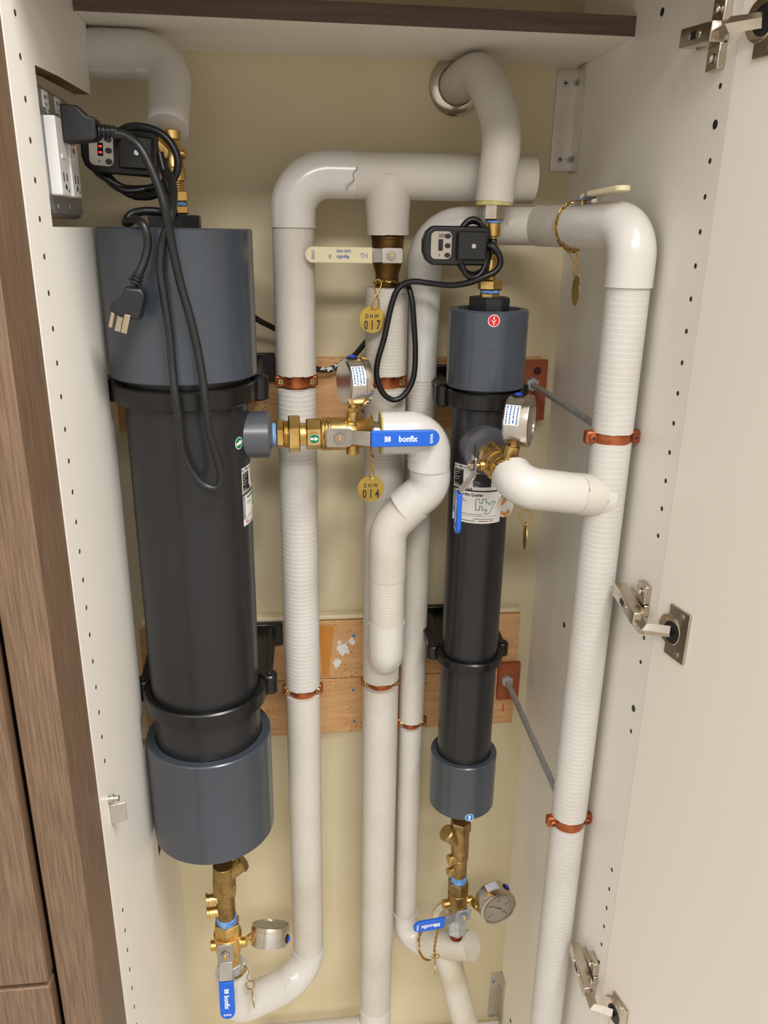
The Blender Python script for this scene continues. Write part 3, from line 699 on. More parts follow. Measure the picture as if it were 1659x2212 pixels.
# -- rear thin riser, its top bend and the right riser
hz3 = at(1130, 488, .315).z; rc_ = V((RX, RY, hz3))
t = thing('insulated_pipe', 'thin white insulated riser behind the slim filter, bending right at the top', 'pipe', vp(R3, 1980))
c0 = V((R3[0], R3[1], hz3-.002)); c1 = V((at(1165, 487, .315).x, .318, hz3))
top = fillet([vp(R3, 820), c0, c0.lerp(c1, .55)], .048, 18)
n0 = len(resample(top, .012))
sleeve(t, top, [.0212+.003*min(1, max(0, (i-6)/8)) for i in range(n0)], COVER, 'elbow_cover')
sleeve(t, [c0.lerp(c1, .5), c1], .0236, PLAIN)
k_ = c0.lerp(c1, .72)+V((0, -.0235, .004)); MB().cyl(k_, k_+V((0, -.001, 0)), .005, n=16, ch=.0004).build('cover_tack', COVER, t)
sleeve(t, [vp(R3, 700), vp(R3, 1552)], .0203, RIBF)
copper(t, vp(R3, 1545), vp(R3, 1585), .011)
sleeve(t, [vp(R3, 1567), vp(R3, 1972)], .0195, RIBF)
K1 = at(1020, 2043, .275); K0 = V((R3[0], R3[1], vz(R3, 2035)))
kk = K0.lerp(K1, .34); kb = fillet([vp(R3, 1968), K0, kk], .030, 14)
sleeve(t, kb, .0212, COVER, 'elbow_cover'); ring(t, vp(R3, 1970), (0, 0, 1), .0212)
sleeve(t, [K0.lerp(K1, .32), K1], .0248, DIRTY, 'tee_cover', ragged=.004)
LP0 = K0.lerp(K1, .62)+V((0, 0, -.008)); LP1 = at(1018, 2260, .27)
t = thing('insulated_pipe', 'stained white insulated pipe leaning down from the bottom tee of the slim filter', 'pipe', LP1)
sleeve(t, [LP0, LP1], .0232, DIRTY)
# right riser
t = thing('insulated_pipe', 'white ribbed insulated pipe running the full height along the right side', 'pipe', (RX, RY, -1.74))
RR = (RX, RY)
c1b = c1+V((.001, -.004, 0)); 
path = fillet([c1b, rc_, V((RX, RY, vz(RR, 618)))], .034, 18)
s0 = c1b.lerp(rc_, .42)
sleeve(t, [c1b, s0], .0248, PLAIN, ragged=.001)
sleeve(t, fillet([s0, rc_, V((RX, RY, vz(RR, 618)))], .034, 18), .0262, COVER, 'elbow_cover')
ring(t, V((RX, RY, vz(RR, 619))), (0, 0, 1), .0262); ring(t, c1b, rc_-c1b, .0245)
sleeve(t, [vp(RR, 617), vp(RR, 931)], .0240, RIB, ragged=.0012)
copper(t, vp(RR, 925), vp(RR, 960))
sleeve(t, [vp(RR, 952), vp(RR, 1757)], .0240, RIB, ragged=.0012)
copper(t, vp(RR, 1750), vp(RR, 1785))
sleeve(t, [vp(RR, 1777), V((RX, RY, -1.70))], .0236, RIB)
# outlet bend of slim filter valve
hA = V((PXX+.004, .122, SZ-.001)); hB = V((PXX+.005, .097, SZ-.008)); hC = V((RX, .118, at(1290, 1072, .12).z))
t = thing('insulated_pipe', 'short white insulated elbow from the slim filter valve into the right pipe', 'pipe', hB)
hp_ = fillet([hA, hB, hC], .022, 18)
sleeve(t, hp_, .0244, COVER, 'elbow_cover')
hD = hC-hp_[-2]; hh = (hC-hB).normalized()
sleeve(t, [hC-hh*.040, hC-hh*.012], .0249, PLAIN, 'jacket_collar', ragged=.004)
te = MB(); o_ = hC-hh*.055+V((0, -.0252, .0)); ff = planar(o_, hh, (0, 0, 1), .0)
text_on(te, '90', .009, lambda u, v: V((o_.x+u, hC.y+.0-.0247*math.cos(v/.0247)+ (0), o_.z+.0247*math.sin(v/.0247)-.0)), .003, .010, rot=math.pi/2)
text_on(te, '2', .009, lambda u, v: V((o_.x+u, hC.y+.0-.0247*math.cos(v/.0247), o_.z+.0247*math.sin(v/.0247))), .003, -.010, rot=math.pi/2)
te.build('moulded_digits', COVER, t)
# top right pipe out of the wall
t = thing('insulated_pipe', 'white insulated pipe coming out of the wall at top right and bending down', 'pipe', at(1070, 438, .28))
pe = [at(985, 186, .4395), at(1008, 170, .39), at(1036, 162, .35), at(1062, 205, .315), at(1080, 265, .295), at(1082, 320, .284), at(1074, 380, .281), V((SX-.001, SY, zat(437, SX, SY)))]
pe = spline(pe, 6); sleeve(t, pe, [.0235+.0015*math.sin(min(1, i/14)*math.pi) for i in range(len(resample(pe, .012)))], DIRTY if False else PLAIN, 'insulation_sleeve')
es = at(985, 186, D_)
tag(MB().lathe(es, es+V((0, -.012, 0)), [(0, .037), (.003, .0375), (.007, .033), (.0085, .026), (.006, .0235)], 48).build('wall_escutcheon', NICKEL), 'chrome ring round the pipe where it leaves the wall', 'pipe collar')
sleeve(t, [pe[-1]+V((0, 0, .004)), pe[-1]+V((0, 0, -.0035))], .0225, FIBRE, 'fibre_end')
# top left pipe
FY = .325; fz = (at(300, 57, .33).z+at(300, 164, .33).z)/2-.0
fz = .0235
t = thing('insulated_pipe', 'white insulated elbow in the top left corner above the big filter', 'pipe', at(364, 280, .275))
fe = V((BX-.002, .268, zat(279, BX, .268)))
fp = fillet([V((-.12, FY+.006, fz)), V((BX+.001, FY, fz)), fe], .042, 20)
nn = len(resample(fp, .012))
sleeve(t, fp, [.0262-.003*max(0, (i-nn*.55)/(nn*.45)) for i in range(nn)], COVER, 'elbow_cover')
# straps
strap(vp(R1, 821), .0165, 'copper strap on the left riser at the upper board')
strap(vp(R2, 823), .0165, 'copper strap on the middle riser at the upper board')
strap(vp(RR, 942), .0205, 'copper-brown strap on the right pipe, the upper one', painted=False)
strap(vp(RR, 1767), .0195, 'copper-brown strap on the right pipe, the lower one', painted=False)
strap(vp(R1, 1486), .0185, 'copper strap on the left riser at the lower boards')
strap(vp(R2, 1468), .0185, 'copper strap on the middle riser at the lower boards')
strap(vp(R3, 1556), .0125, 'copper strap on the thin rear riser at the lower boards')

# ================================================================== FITTINGS
def solve(A, B, ax, s):
    lo, hi = -.6, 1.6; up = prj(B)[ax] > prj(A)[ax]
    for _ in range(40):
        m = (lo+hi)/2
        if (prj(A.lerp(B, m))[ax] < s) == up: lo = m
        else: hi = m
    return A.lerp(B, (lo+hi)/2)
def seg(par, A, B, ax, s0, s1, w0, w1=None, kind='cyl', m=None, name='body', ch=.0008, rings=0):
    A = V(A); B = V(B); P0 = solve(A, B, ax, s0); P1 = solve(A, B, ax, s1); k = ppm((P0+P1)/2); r0 = w0/2/k; r1 = (w1 if w1 else w0)/2/k
    mb = MB()
    if kind == 'hex': mb.hexp(P0, P1, r0*1.04, ch=min(.0016, (P1-P0).length*.2))
    elif rings:
        L = (P1-P0).length; pr = []
        for i in range(rings): pr += [(L*i/rings, r0*.94), (L*(i+.4)/rings, r0), (L*(i+.6)/rings, r0)]
        mb.lathe(P0, P1, pr+[(L, r0*.94)], 36)
    else: mb.cyl(P0, P1, r0, r1, n=36, ch=min(ch, (P1-P0).length*.2))
    return mb.build(name, m or BRASS, par, sharp=40)
def port(par, A, B, r, name='side_port', m=None, hexend=0):
    A = V(A); B = V(B); o = MB().cyl(A, B, r, n=28, ch=.0008).build(name, m or BRASS, par)
    return o
LEVM = mat('lever_steel', (186, 180, 172), 0.36, 1.0, rgb2=(160, 154, 146), nscale=25)
def lever(par, P, U, W, back, plate, bend, out, grip, bw, gw, gm, mat_b=None, txt=None, gth=.0055, tilt=0, name='lever'):
    """P pivot on the lever plate; U towards the grip, W across; N to the outside"""
    U = V(U).normalized(); W = V(W).normalized(); N = U.cross(W).normalized(); mb_ = mat_b or LEVM
    b = MB(); th = .0022
    b.prism([(-back, -bw/2+.002), (-back+.002, -bw/2), (plate*.75, -bw/2), (plate, -gw/2*.9), (plate, gw/2*.9), (plate*.75, bw/2), (-back+.002, bw/2), (-back, bw/2-.002)], P, U, W, th, N=N)
    A = P+U*plate; B_ = P+U*bend+N*out; d = (B_-A).normalized(); n2 = d.cross(W).normalized()
    L = (B_-A).length
    b.prism([(0, -gw*.44), (L, -gw*.44), (L, gw*.44), (0, gw*.44)], A, d, W, th, N=n2)
    b.prism([(0, -gw*.44), (.012, -gw*.44), (.012, gw*.44), (0, gw*.44)], B_, U, W, th, N=N)
    h = b.build(name, mb_, par, bevel=.0005)
    g = MB(); l = grip-bend; n = 12
    poly = [(0, -gw/2)]+[(l-gw/2+gw/2*math.sin(math.pi*i/n), -gw/2*math.cos(math.pi*i/n)) for i in range(n+1)]+[(0, gw/2)]
    O = B_-N*(gth/2-th/2); g.prism(poly, O, U, W, gth, N=N)
    gr = g.build('grip', gm, h, bevel=.0012, bseg=3)
    hn = MB().hexp(P+N*th, P+N*(th+.0045), bw*.30).build('lever_nut', mb_, h)
    MB().cyl(P-N*.012, P+N*(th+.0062), bw*.14, n=20, ch=.0008).build('stem', BRASS, h)
    if txt:
        f = planar(O, U, W, gth+.00015); t = MB()
        for (s_, hgt, u, v, bold, rot, sx) in txt: text_on(t, s_, hgt, f, u*l, v*gw, bold=bold, rot=rot, sx=sx)
        t.build('printed_name', INKB if gm is CREAM else INKW, gr)
    return h
BTXT = [('bonfix', .0082, .54, 0, .025, 0, .86), ('KIWA', .0035, .88, 0, .02, math.pi/2, 1), ('B8', .0072, .24, 0, .03, 0, .8)]
def gauge(label, P, d, up, stem, stick=None, r=.0308, L=.027, nut=True):
    P = V(P); d = V(d).normalized(); t = thing('pressure_gauge', label, 'gauge', P)
    MB().lathe(P-d*L/2, P+d*L/2, [(0, 0), (0, r*.86), (.002, r*.95), (.004, r*.965), (L-.006, r*.965), (L-.006, r*.97)], 64).build('case', STEEL, t)
    MB().lathe(P+d*(L/2-.0065), P+d*(L/2+.004), [(0, r*.96), (.0006, r*1.035), (.006, r*1.035), (.0085, r*1.02), (.0092, r*.93), (.0075, r*.9), (.003, r*.9)], 64).build('bezel', NICKEL, t)
    u = V(up)-d*V(up).dot(d); u.normalize(); w = u.cross(d).normalized(); fc = P+d*(L/2-.0005)
    f = planar(fc, w, u); 
    if f(0, 0) is not None and w.cross(u).dot(d) < 0: w = -w; f = planar(fc, w, u)
    dl = MB(); disc(dl, f, r*.9, 40); D = dl.build('dial', CREAMP, t)
    f2 = planar(fc, w, u, .0004); k = MB()
    for i in range(41):
        a = math.radians(225-270*i/40); r0 = r*.78; r1 = r*(.62 if i % 10 == 0 else .71); wd_ = .00028 if i % 10 else .0005
        c, s = math.cos(a), math.sin(a); poly_on(k, f2, [(r0*c-wd_*s, r0*s+wd_*c), (r0*c+wd_*s, r0*s-wd_*c), (r1*c+wd_*s, r1*s-wd_*c), (r1*c-wd_*s, r1*s+wd_*c)])
    for i, s_ in enumerate(('0', '40', '80', '120', '160')):
        a = math.radians(225-270*i/4); text_on(k, s_, r*.12, f2, r*.48*math.cos(a), r*.48*math.sin(a), bold=.01)
    k.build('scale_marks', INKK, D)
    a = math.radians(150); nd = MB(); c, s = math.cos(a), math.sin(a); f3 = planar(fc, w, u, .0012)
    poly_on(nd, f3, [(r*.72*c, r*.72*s), (-.0009*s-r*.2*c, .0009*c-r*.2*s), (.0009*s-r*.2*c, -.0009*c-r*.2*s)]); nd.build('needle', INKK, D)
    MB().cyl(fc+d*.0025, fc+d*.0032, r*.9, n=40).build('glass', GLASS, t)
    # fill plug opposite the stem
    S0 = V(stem[0]); sd = (P-S0).normalized(); pd = sd-d*sd.dot(d); pd.normalize(); q = P+pd*r*.955-d*.002
    MB().cyl(q, q+pd*.0016, .0072, n=24, ch=.0005).build('plug_seat', NUTB, t)
    MB().cyl(q+pd*.001, q+pd*.0038, .0045, n=20, ch=.001).build('fill_plug', BLUEP, t)
    e = P-pd*r*.93
    if nut:
        MB().hexp(S0, S0.lerp(e, .62), stem[1]).build('gauge_nut', BRASS, t)
        MB().cyl(S0.lerp(e, .6), e, stem[1]*.72, n=20).build('gauge_neck', BRASS, t)
    if stick:
        az, span, half = stick         # azimuth around d from pd towards camera
        vv = pd.cross(d).normalized(); 
        if vv.dot(CAM-P) < 0: vv = -vv
        def g(a_, b_, off=.0003): return P+(pd*math.cos(az+a_)+vv*math.sin(az+a_))*(r*.965+off)+d*b_
        s = MB(); n = 10; vs = [g(-span+2*span*i/n, b_) for b_ in (-half-.003, half-.003) for i in range(n+1)]
        s.raw(vs, [(i, i+1, n+2+i, n+1+i) for i in range(n)]); so = s.build('case_label', LABW, t)
        s = MB()
        for j in range(4):
            b0 = -half-.0015+j*half*.48; x = -span*.9
            while x < span*.85:
                l_ = random.uniform(.03, .12); x2 = min(x+l_, span*.9)
                s.raw([g(x, b0, .0005), g(x2, b0, .0005), g(x2, b0+half*.2, .0005), g(x, b0+half*.2, .0005)], [(0, 1, 2, 3)]); x = x2+.025
        s.build('case_print', INKB, so)
    return t
# ---- ball valve on the left filter
A = V((BX+.05, BY, AZ)); B = V((.335, BY, AZ))
A = V((.18, BY, AZ))
lv = thing('ball_valve', 'brass union and ball valve with blue lever beside the big filter', 'valve', A)
for a in ((569, 589, 60, None, 'hex', PVCL, 'pvc_adapter'), (588, 598, 50, None, 'cyl', TAPE, 'thread_tape'), (597, 614, 62, None, 'hex', BRASS, 'union_tail'),
          (614, 624, 59, None, 'ring', BRASS, 'union_thread'), (623, 648, 80, None, 'hex', BRASS, 'union_nut'), (647, 662, 50, None, 'cyl', BRASS, 'union_neck'),
          (661, 694, 66, None, 'hex', BRASS, 'hex_end'), (693, 714, 73, None, 'ring', BRASS, 'body_flange'), (713, 748, 71, None, 'cyl', BRASS, 'valve_body'),
          (747, 772, 60, 56, 'cyl', BRASS, 'body_neck'), (770, 803, 62, None, 'hex', BRASS, 'hex_end'), (800, 828, 50, None, 'cyl', NICKEL, 'nipple')):
    seg(lv, A, B, 0, a[0], a[1], a[2], a[3], 'hex' if a[4] == 'hex' else 'cyl', a[5], a[6], rings=3 if a[4] == 'ring' else 0)
q = solve(A, B, 0, 762); port(lv, q+V((0, 0, .010)), q+V((0, 0, .0295)), .0085); port(lv, q-V((0, 0, .010)), q-V((0, 0, .0275)), .0085)
gq = at(768, 824, .26)
gauge('pressure gauge standing on the left filter valve, its dial turned away', (q.x+.0005, .26, gq.z), (.96, .28, 0), (0, 0, 1), (q+V((0, 0, .0285)), .0078), (1.15, .42, .0085))
lp_ = at(733, 945, .226)
lever(lv, lp_, (1, 0, .004), (0, 0, 1), .0165, .016, .039, .009, .126, .0245, .0208, BLUE, txt=BTXT)
f = lambda u, v: V((q.x+.019+u, BY-.0199*math.cos(v/.02)+0, AZ+.0199*math.sin(v/.02)))
k = MB(); text_on(k, 'KIWA', .0042, lambda u, v: V((solve(A, B, 0, 787).x-u, BY-.0190, AZ+.011-v)), 0, 0, bold=.02); k.build('raised_letters', BRASSD, lv)
P = at(679, 948, BY-.0208); f = planar(P, (1, 0, 0), (0, -.25, 1)); a = MB(); disc(a, f, .0072, 26); so = a.build('round_sticker', INKW, lv)
a = MB(); disc(a, planar(P, (1, 0, 0), (0, -.25, 1), .0002), .0066, 26); a.build('sticker_field', GREEN, so)
a = MB(); g = planar(P, (1, 0, 0), (0, -.25, 1), .0004); poly_on(a, g, [(-.005, -.0016), (.001, -.0016), (.001, -.003), (.0055, 0), (.001, .003), (.001, .0016), (-.005, .0016)]); a.build('printed_arrow', INKW, so)
a = MB(); text_on(a, 'OUT', .0017, planar(P, (1, 0, 0), (0, -.25, 1), .0006), -.0005, 0); a.build('printed_word', INKGR, so)
# ---- ball valve on the slim filter, pointing out of the cabinet
sv = thing('ball_valve', 'brass ball valve with blue lever hanging down on the slim filter', 'valve', (PXX, .2, SZ))
def yseg(y0, y1, r, kind='cyl', m=BRASS, name='valve_body', rings=0, r2=None):
    P0, P1 = V((PXX, y0, SZ)), V((PXX, y1, SZ)); mb = MB()
    if kind == 'hex': mb.hexp(P0, P1, r, ch=.0016)
    elif rings:
        L = (P1-P0).length; pr = []
        for i in range(rings): pr += [(L*i/rings, r*.93), (L*(i+.4)/rings, r), (L*(i+.6)/rings, r)]
        mb.lathe(P0, P1, pr+[(L, r*.93)], 36)
    else: mb.cyl(P0, P1, r, r2, n=36, ch=.001)
    mb.build(name, m, sv)
yseg(.224, .210, .0215, 'hex', PVCL, 'pvc_adapter'); yseg(.210, .196, .0195, 'hex', BRASS, 'union_nut'); yseg(.197, .180, .0195, rings=2, name='body_flange')
yseg(.181, .158, .0210, rings=3, name='valve_body'); yseg(.161, .146, .0190, r2=.0160, name='body_neck'); yseg(.147, .128, .0168, 'hex', BRASS, 'hex_end'); yseg(.129, .112, .0145, 'cyl', NICKEL, 'nipple')
q = V((PXX+.004, .140, SZ)); port(sv, q+V((0, 0, .008)), q+V((.004, 0, .030)), .0085)
port(sv, (PXX-.010, .166, SZ-.001), (PXX-.026, .166, SZ-.001), .0072, 'stem_boss')
gc = at(1119, 908, .140)
gauge('pressure gauge standing on the slim filter valve, its dial seen from the side', gc, (.86, -.42, 0), (0, 0, 1), (q+V((.004, 0, .029)), .0078), (1.2, .42, .0085), r=.0295)
lv2 = lever(sv, V((PXX-.031, .166, SZ-.001)), (0, 0, -1), (0, -1, 0), .012, .014, .034, .017, .088, .022, .0195, BLUE, txt=BTXT)
# ---- fittings stack above the big filter
A = V((BX+.002, BY, -.04)); B = V((BX+.004, BY, -.15))
ts = thing('union_fitting', 'brass check valve and union above the big filter', 'fitting', V((BX, BY, -.15)))
for a in ((281, 302, 40, None, 'cyl', BRASS, 'socket'), (301, 363, 34, 44, 'cyl', BRASS, 'valve_body'), (362, 392, 46, None, 'cyl', BRASS, 'socket'), (391, 413, 36, None, 'ring', BRASS, 'thread'),
          (412, 437, 52, None, 'hex', BRASS, 'union_nut'), (436, 445, 44, None, 'cyl', TAPE, 'thread_tape'), (444, 463, 48, None, 'hex', BRASS, 'union_tail'), (462, 470, 36, None, 'cyl', TAPE, 'thread_tape')):
    seg(ts, A, B, 1, a[0], a[1], a[2], a[3], 'hex' if a[4] == 'hex' else 'cyl', a[5], a[6], rings=4 if a[4] == 'ring' else 0)
q = solve(A, B, 1, 333); port(ts, q, q+V((.0145, -.002, 0)), .0052, 'test_port')
MB().cyl(q+V((0, 0, -.006)), q+V((-.020, -.004, .014)), .0085, n=24, ch=.001).build('angled_bonnet', BRASS, ts)
# ---- stack above the slim filter
A = V((SX-.001, SY, -.12)); B = V((SX, SY, -.26))
ts = thing('union_fitting', 'brass check valve and union with nickel nut above the slim filter', 'fitting', B)
for a in ((438, 476, 46, None, 'hex', NICKEL, 'nickel_nut'), (475, 482, 34, None, 'cyl', TAPE, 'thread_tape'), (481, 511, 34, None, 'cyl', BRASS, 'socket'), (510, 528, 21, None, 'cyl', BRASS, 'neck'),
          (527, 546, 31, None, 'cyl', BRASS, 'collar'), (545, 560, 24, None, 'cyl', BRASS, 'neck'), (559, 590, 31, None, 'cyl', BRASS, 'socket'), (589, 605, 24, None, 'ring', BRASS, 'thread'),
          (604, 626, 53, None, 'hex', BRASS, 'union_nut'), (625, 633, 42, None, 'cyl', TAPE, 'thread_tape'), (632, 649, 42, None, 'hex', BRASS, 'union_tail'), (648, 656, 34, None, 'cyl', TAPE, 'thread_tape')):
    seg(ts, A, B, 1, a[0], a[1], a[2], a[3], 'hex' if a[4] == 'hex' else 'cyl', a[5], a[6], rings=4 if a[4] == 'ring' else 0)
# ---- central bronze valve
A = vp(R2, 505); B = vp(R2, 625)
cv = thing('ball_valve', 'brown bronze ball valve with cream lever on the middle pipe', 'valve', B)
L = (B-A).length; k = ppm(A)
MB().lathe(A, B, [(0, 34/k), (L*.05, 36/k), (L*.09, 36/k), (L*.10, 34.5/k), (L*.3, 34/k), (L*.56, 31/k), (L*.66, 27/k), (L*.72, 25.5/k), (L, 25/k)], 48).build('valve_body', BRONZE, cv)
MB().cyl(A.lerp(B, .37)+V((0, -.012, 0)), A.lerp(B, .37)+V((0, -.0235, 0)), .010, n=24).build('stem_boss', BRONZE, cv)
f180 = math.pi
lever(cv, at(845, 552, .345-.0265), (-1, 0, 0), (0, 0, -1), .015, .012, .0245, .0035, .111, .0192, .0198, CREAM,
      txt=[('Apollo', .0062, .44, .10, .03, 0, .95), ('LEAD FREE', .0032, .43, -.24, .03, 0, .9), ('SEALF', .0036, .88, -.0, .02, -math.pi/2, .9), ('FG', .0055, .13, .0, .0, 0, 1.0), ('PSI', .0034, .63, .1, .02, -math.pi/2, .9)])
# ---- hidden valve with cream lever behind the right bend
va = c1b.lerp(rc_, .60)+V((0, 0, .0225))
hv = thing('ball_valve', 'ball valve buried in the right bend, its cream lever standing above the pipe', 'valve', va)
port(hv, va, va+V((-.002, 0, .012)), .007, 'stem_boss', NICKEL)
lvP = at(1258, 434, .205); LU = (at(1345, 418, .125)-lvP).normalized(); LW = V((0, 0, 1)).cross(LU).normalized()
lever(hv, lvP, LU, LW, .010, .012,   .024, .004, .088, .018, .0185, CREAM, mat_b=GREYBOX)
# ---- bottom stack of the big filter
A = at(482, 1868, .26); B = at(498, 2110, .262)
bs = thing('ball_valve', 'tarnished brass strainer and valve with blue lever below the big filter', 'valve', B)
for a in ((1868, 1908, 44, 50, 'cyl', BRASSD, 'strainer_body'), (1906, 1928, 52, None, 'hex', BRASSD, 'collar'), (1927, 1980, 40, None, 'cyl', BRASSD, 'check_valve_body'), (1977, 1991, 44, None, 'cyl', TAPE, 'thread_tape'),
          (1989, 2016, 55, None, 'hex', BRASS, 'hex_end'), (2014, 2022, 60, None, 'cyl', BRASS, 'body_flange'), (2021, 2054, 56, 52, 'cyl', BRASS, 'valve_body'), (2052, 2077, 48, 44, 'cyl', BRASS, 'body_neck'), (2075, 2112, 54, None, 'hex', GALV, 'galvanised_nut')):
    seg(bs, A, B, 1, a[0], a[1], a[2], a[3], 'hex' if a[4] == 'hex' else 'cyl', a[5], a[6])
q = solve(A, B, 1, 1895); e = at(527, 1862, .262); d = (e-q).normalized()
MB().cyl(q, q+d*.034, .0115, n=28).build('strainer_branch', BRASSD, bs); MB().cyl(q+d*.033, q+d*.041, .0135, n=8, ch=.002).build('strainer_cap', BRASSD, bs)
for py in (1938, 1966): q = solve(A, B, 1, py); port(bs, q, q+V((-.029, -.004, .001)), .0085, 'test_plug'); port(bs, q+V((-.026, -.0035, .001)), q+V((-.030, -.004, .001)), .0100, 'test_plug_rim')
q = solve(A, B, 1, 2037); port(bs, q, q+V((-.028, -.003, 0)), .0085); port(bs, q, q+V((.030, -.003, .002)), .0080)
gP = at(583, 2021, .255)
gauge('pressure gauge lying face up at the bottom left, beside the lowest valve', gP, (.10, .53, .84), (0, 1, 0), (q+V((.029, -.003, .002)), .0068), None, r=.0305, L=.030)
lever(bs, at(487, 2062, .235), (.012, -.2, -1), (1, 0, 0), .018, .013, .040, .008, .105, .0250, .0235, BLUE, txt=BTXT)
# ---- bottom stack of the slim filter
A = at(996, 1772, .28); B = at(985, 2024, .282)
b2s = thing('ball_valve', 'tarnished brass strainer and valve with blue lever below the slim filter', 'valve', B)
for a in ((1772, 1792, 44, None, 'hex', BRASSD, 'hex_end'), (1791, 1838, 38, None, 'cyl', BRASSD, 'strainer_body'), (1836, 1853, 37, None, 'hex', BRASSD, 'collar'), (1852, 1890, 34, None, 'cyl', BRASSD, 'check_valve_body'), (1888, 1903, 35, None, 'cyl', TAPE, 'thread_tape'),
          (1901, 1926, 44, None, 'hex', BRASSD, 'hex_end'), (1925, 1960, 43, None, 'cyl', BRASSD, 'valve_body'), (1958, 1975, 36, None, 'cyl', BRASSD, 'body_neck'), (1972, 2012, 39, None, 'hex', GALV, 'galvanised_nut'), (2010, 2024, 28, None, 'cyl', COPPER, 'copper_stub')):
    seg(b2s, A, B, 1, a[0], a[1], a[2], a[3], 'hex' if a[4] == 'hex' else 'cyl', a[5], a[6])
q = solve(A, B, 1, 1822); e = at(955, 1791, .272); d = (e-q).normalized()
MB().cyl(q, q+d*.034, .0115, n=28).build('strainer_branch', BRASSD, b2s); MB().cyl(q+d*.033, q+d*.042, .0135, n=28, ch=.002).build('strainer_cap', BRASSD, b2s)
for py in (1851, 1877): q = solve(A, B, 1, py); port(b2s, q, q+V((-.020, -.006, 0)), .0090 if py < 1860 else .0078, 'test_plug')
q = solve(A, B, 1, 1948); port(b2s, q, q+V((-.026, -.004, 0)), .0082); port(b2s, q, q+V((.026, -.004, .006)), .0078)
gP = at(1068, 1946, .248)
gauge('pressure gauge tilted towards the viewer at the bottom right', gP, (.18, -.97, .0), (0, .1, 1), (q+V((.024, -.004, .006)), .0066), (.95, .34, .0075), r=.0305, L=.030)
lever(b2s, at(1001, 1977, .252), (-1, -.05, -.06), (-.06, 0, -1), .012, .014, .034, .006, .086, .0235, .0205, BLUE, mat_b=GREYBOX, txt=BTXT)

# ================================================================== TAGS AND CHAINS
def chain(par, pts, pitch=.0062, wire=.0007, wid=.0026, m=None):
    pts = [V(p) for p in pts]; P = resample(pts, .0005); o = MB(); acc = 0; last = P[0]; k = 0; i = 0
    d0 = 0
    while i < len(P)-1:
        a = P[i]; j = i; L = 0
        while j < len(P)-1 and L < pitch*.82: L += (P[j+1]-P[j]).length; j += 1
        b = P[j]
        if (b-a).length < pitch*.4: break
        d = (b-a).normalized(); c = (a+b)/2; u, w, _ = frame(d); s = u if k % 2 else w
        hl = pitch*.62; rr = wid/2
        loop = [c+d*(hl-rr+rr*math.cos(t)) + s*(rr*math.sin(t)) if math.cos(t) > 0 else c+d*(-(hl-rr)+rr*math.cos(t))+s*(rr*math.sin(t)) for t in [2*math.pi*q/10 for q in range(10)]]
        o.tube(loop, wire, n=5, closed=True); k += 1; i = j
    return o.build('chain', m or CHAINM, par)
def shook(par, top, bot, w=.0055, r=.0009):
    top = V(top); bot = V(bot); mid = (top+bot)/2; h = (top-bot).length/4; u = V((1, 0, 0)); z = (top-bot).normalized(); s = z
    pts = []
    for t in range(-3, 10): a = math.pi*t/9*1.35; pts.append(top-s*h+u*(-w*.55*math.cos(a))+s*h*math.sin(a))
    for t in range(0, 13): a = math.pi*t/9*1.2; pts.append(bot+s*h+u*(-w*.55*math.cos(a)*1)-s*h*math.sin(a)) if False else None
    pts = []
    n = 36
    for i in range(n+1):
        a = 2*math.pi*i/n*.93-.5; pts.append(mid+s*(2*h*math.cos(a))+u*(w*.8*math.sin(2*a)*.8)+V((0, -.001*math.sin(a), 0)))
    return MB().tube(spline(pts, 2), r, n=7).build('s_hook', CHAINM, par)
def edge(P, deg):
    d = V(P)-CAM; a = math.atan2(d.y, d.x)+math.pi/2+math.radians(deg); n = V((math.cos(a), math.sin(a), 0)); return n, V((-n.y, n.x, 0))
def tag_disc(par, P, r, N, U, lines=None, m=GOLD, up=(0, 0, 1)):
    """P centre of disc, hole at the top"""
    N = V(N).normalized(); U = V(U).normalized(); W = N.cross(U).normalized()
    if W.z < 0: W = -W
    P = V(P); n = 40; hr = r*.13; hc = r*.76; ir = [(hr*math.cos(2*math.pi*i/n), hc+hr*math.sin(2*math.pi*i/n)) for i in range(n)]
    orr = [(r*math.cos(2*math.pi*i/n), r*math.sin(2*math.pi*i/n)) for i in range(n)]
    vs = []; th = .0008
    for k in (0, 1): vs += [P+U*a+W*b+N*(th*k) for a, b in orr]+[P+U*a+W*b+N*(th*k) for a, b in ir]
    fs = []
    for i in range(n):
        j = (i+1) % n; fs += [(i, j, n+j, n+i), (2*n+i, 2*n+j, 3*n+j, 3*n+i), (i, j, 2*n+j, 2*n+i), (n+i, n+j, 3*n+j, 3*n+i)]
    D = MB().raw(vs, fs).build('disc', m, par, sharp=30)
    if lines:
        k = MB(); f = lambda u, v: P+U*u+W*v+N*(th+.00025)
        for s_, h, v, sx, bold in lines: text_on(k, s_, h, f, 0, v, bold=bold, sx=sx)
        k.build('stamped_number', INKK, D)
    return D
def DHW(num, r): return [('D H W', r*.30, r*.24, .85, .025), (' '.join(num), r*.70, -r*.40, .66, .02)]
# tag 017
c = at(804, 690, .304); r = .0172
t = thing('valve_tag', 'round brass tag stamped DHW 017 hanging from the bronze valve', 'tag', c)
tag_disc(t, c, r, (.1, -1, .05), (1, .1, 0), DHW('017', r))
shook(t, at(817, 604, .307), c+V((.003, -.001, r*.76)), .0075, .0011)
ch = [V((R2[0]+.0175*math.sin(a), R2[1]-.0175*math.cos(a), vz(R2, 612)+.002*math.cos(a*2)+.002)) for a in [i*2*math.pi/28-2.6 for i in range(29)]]
chain(t, ch)
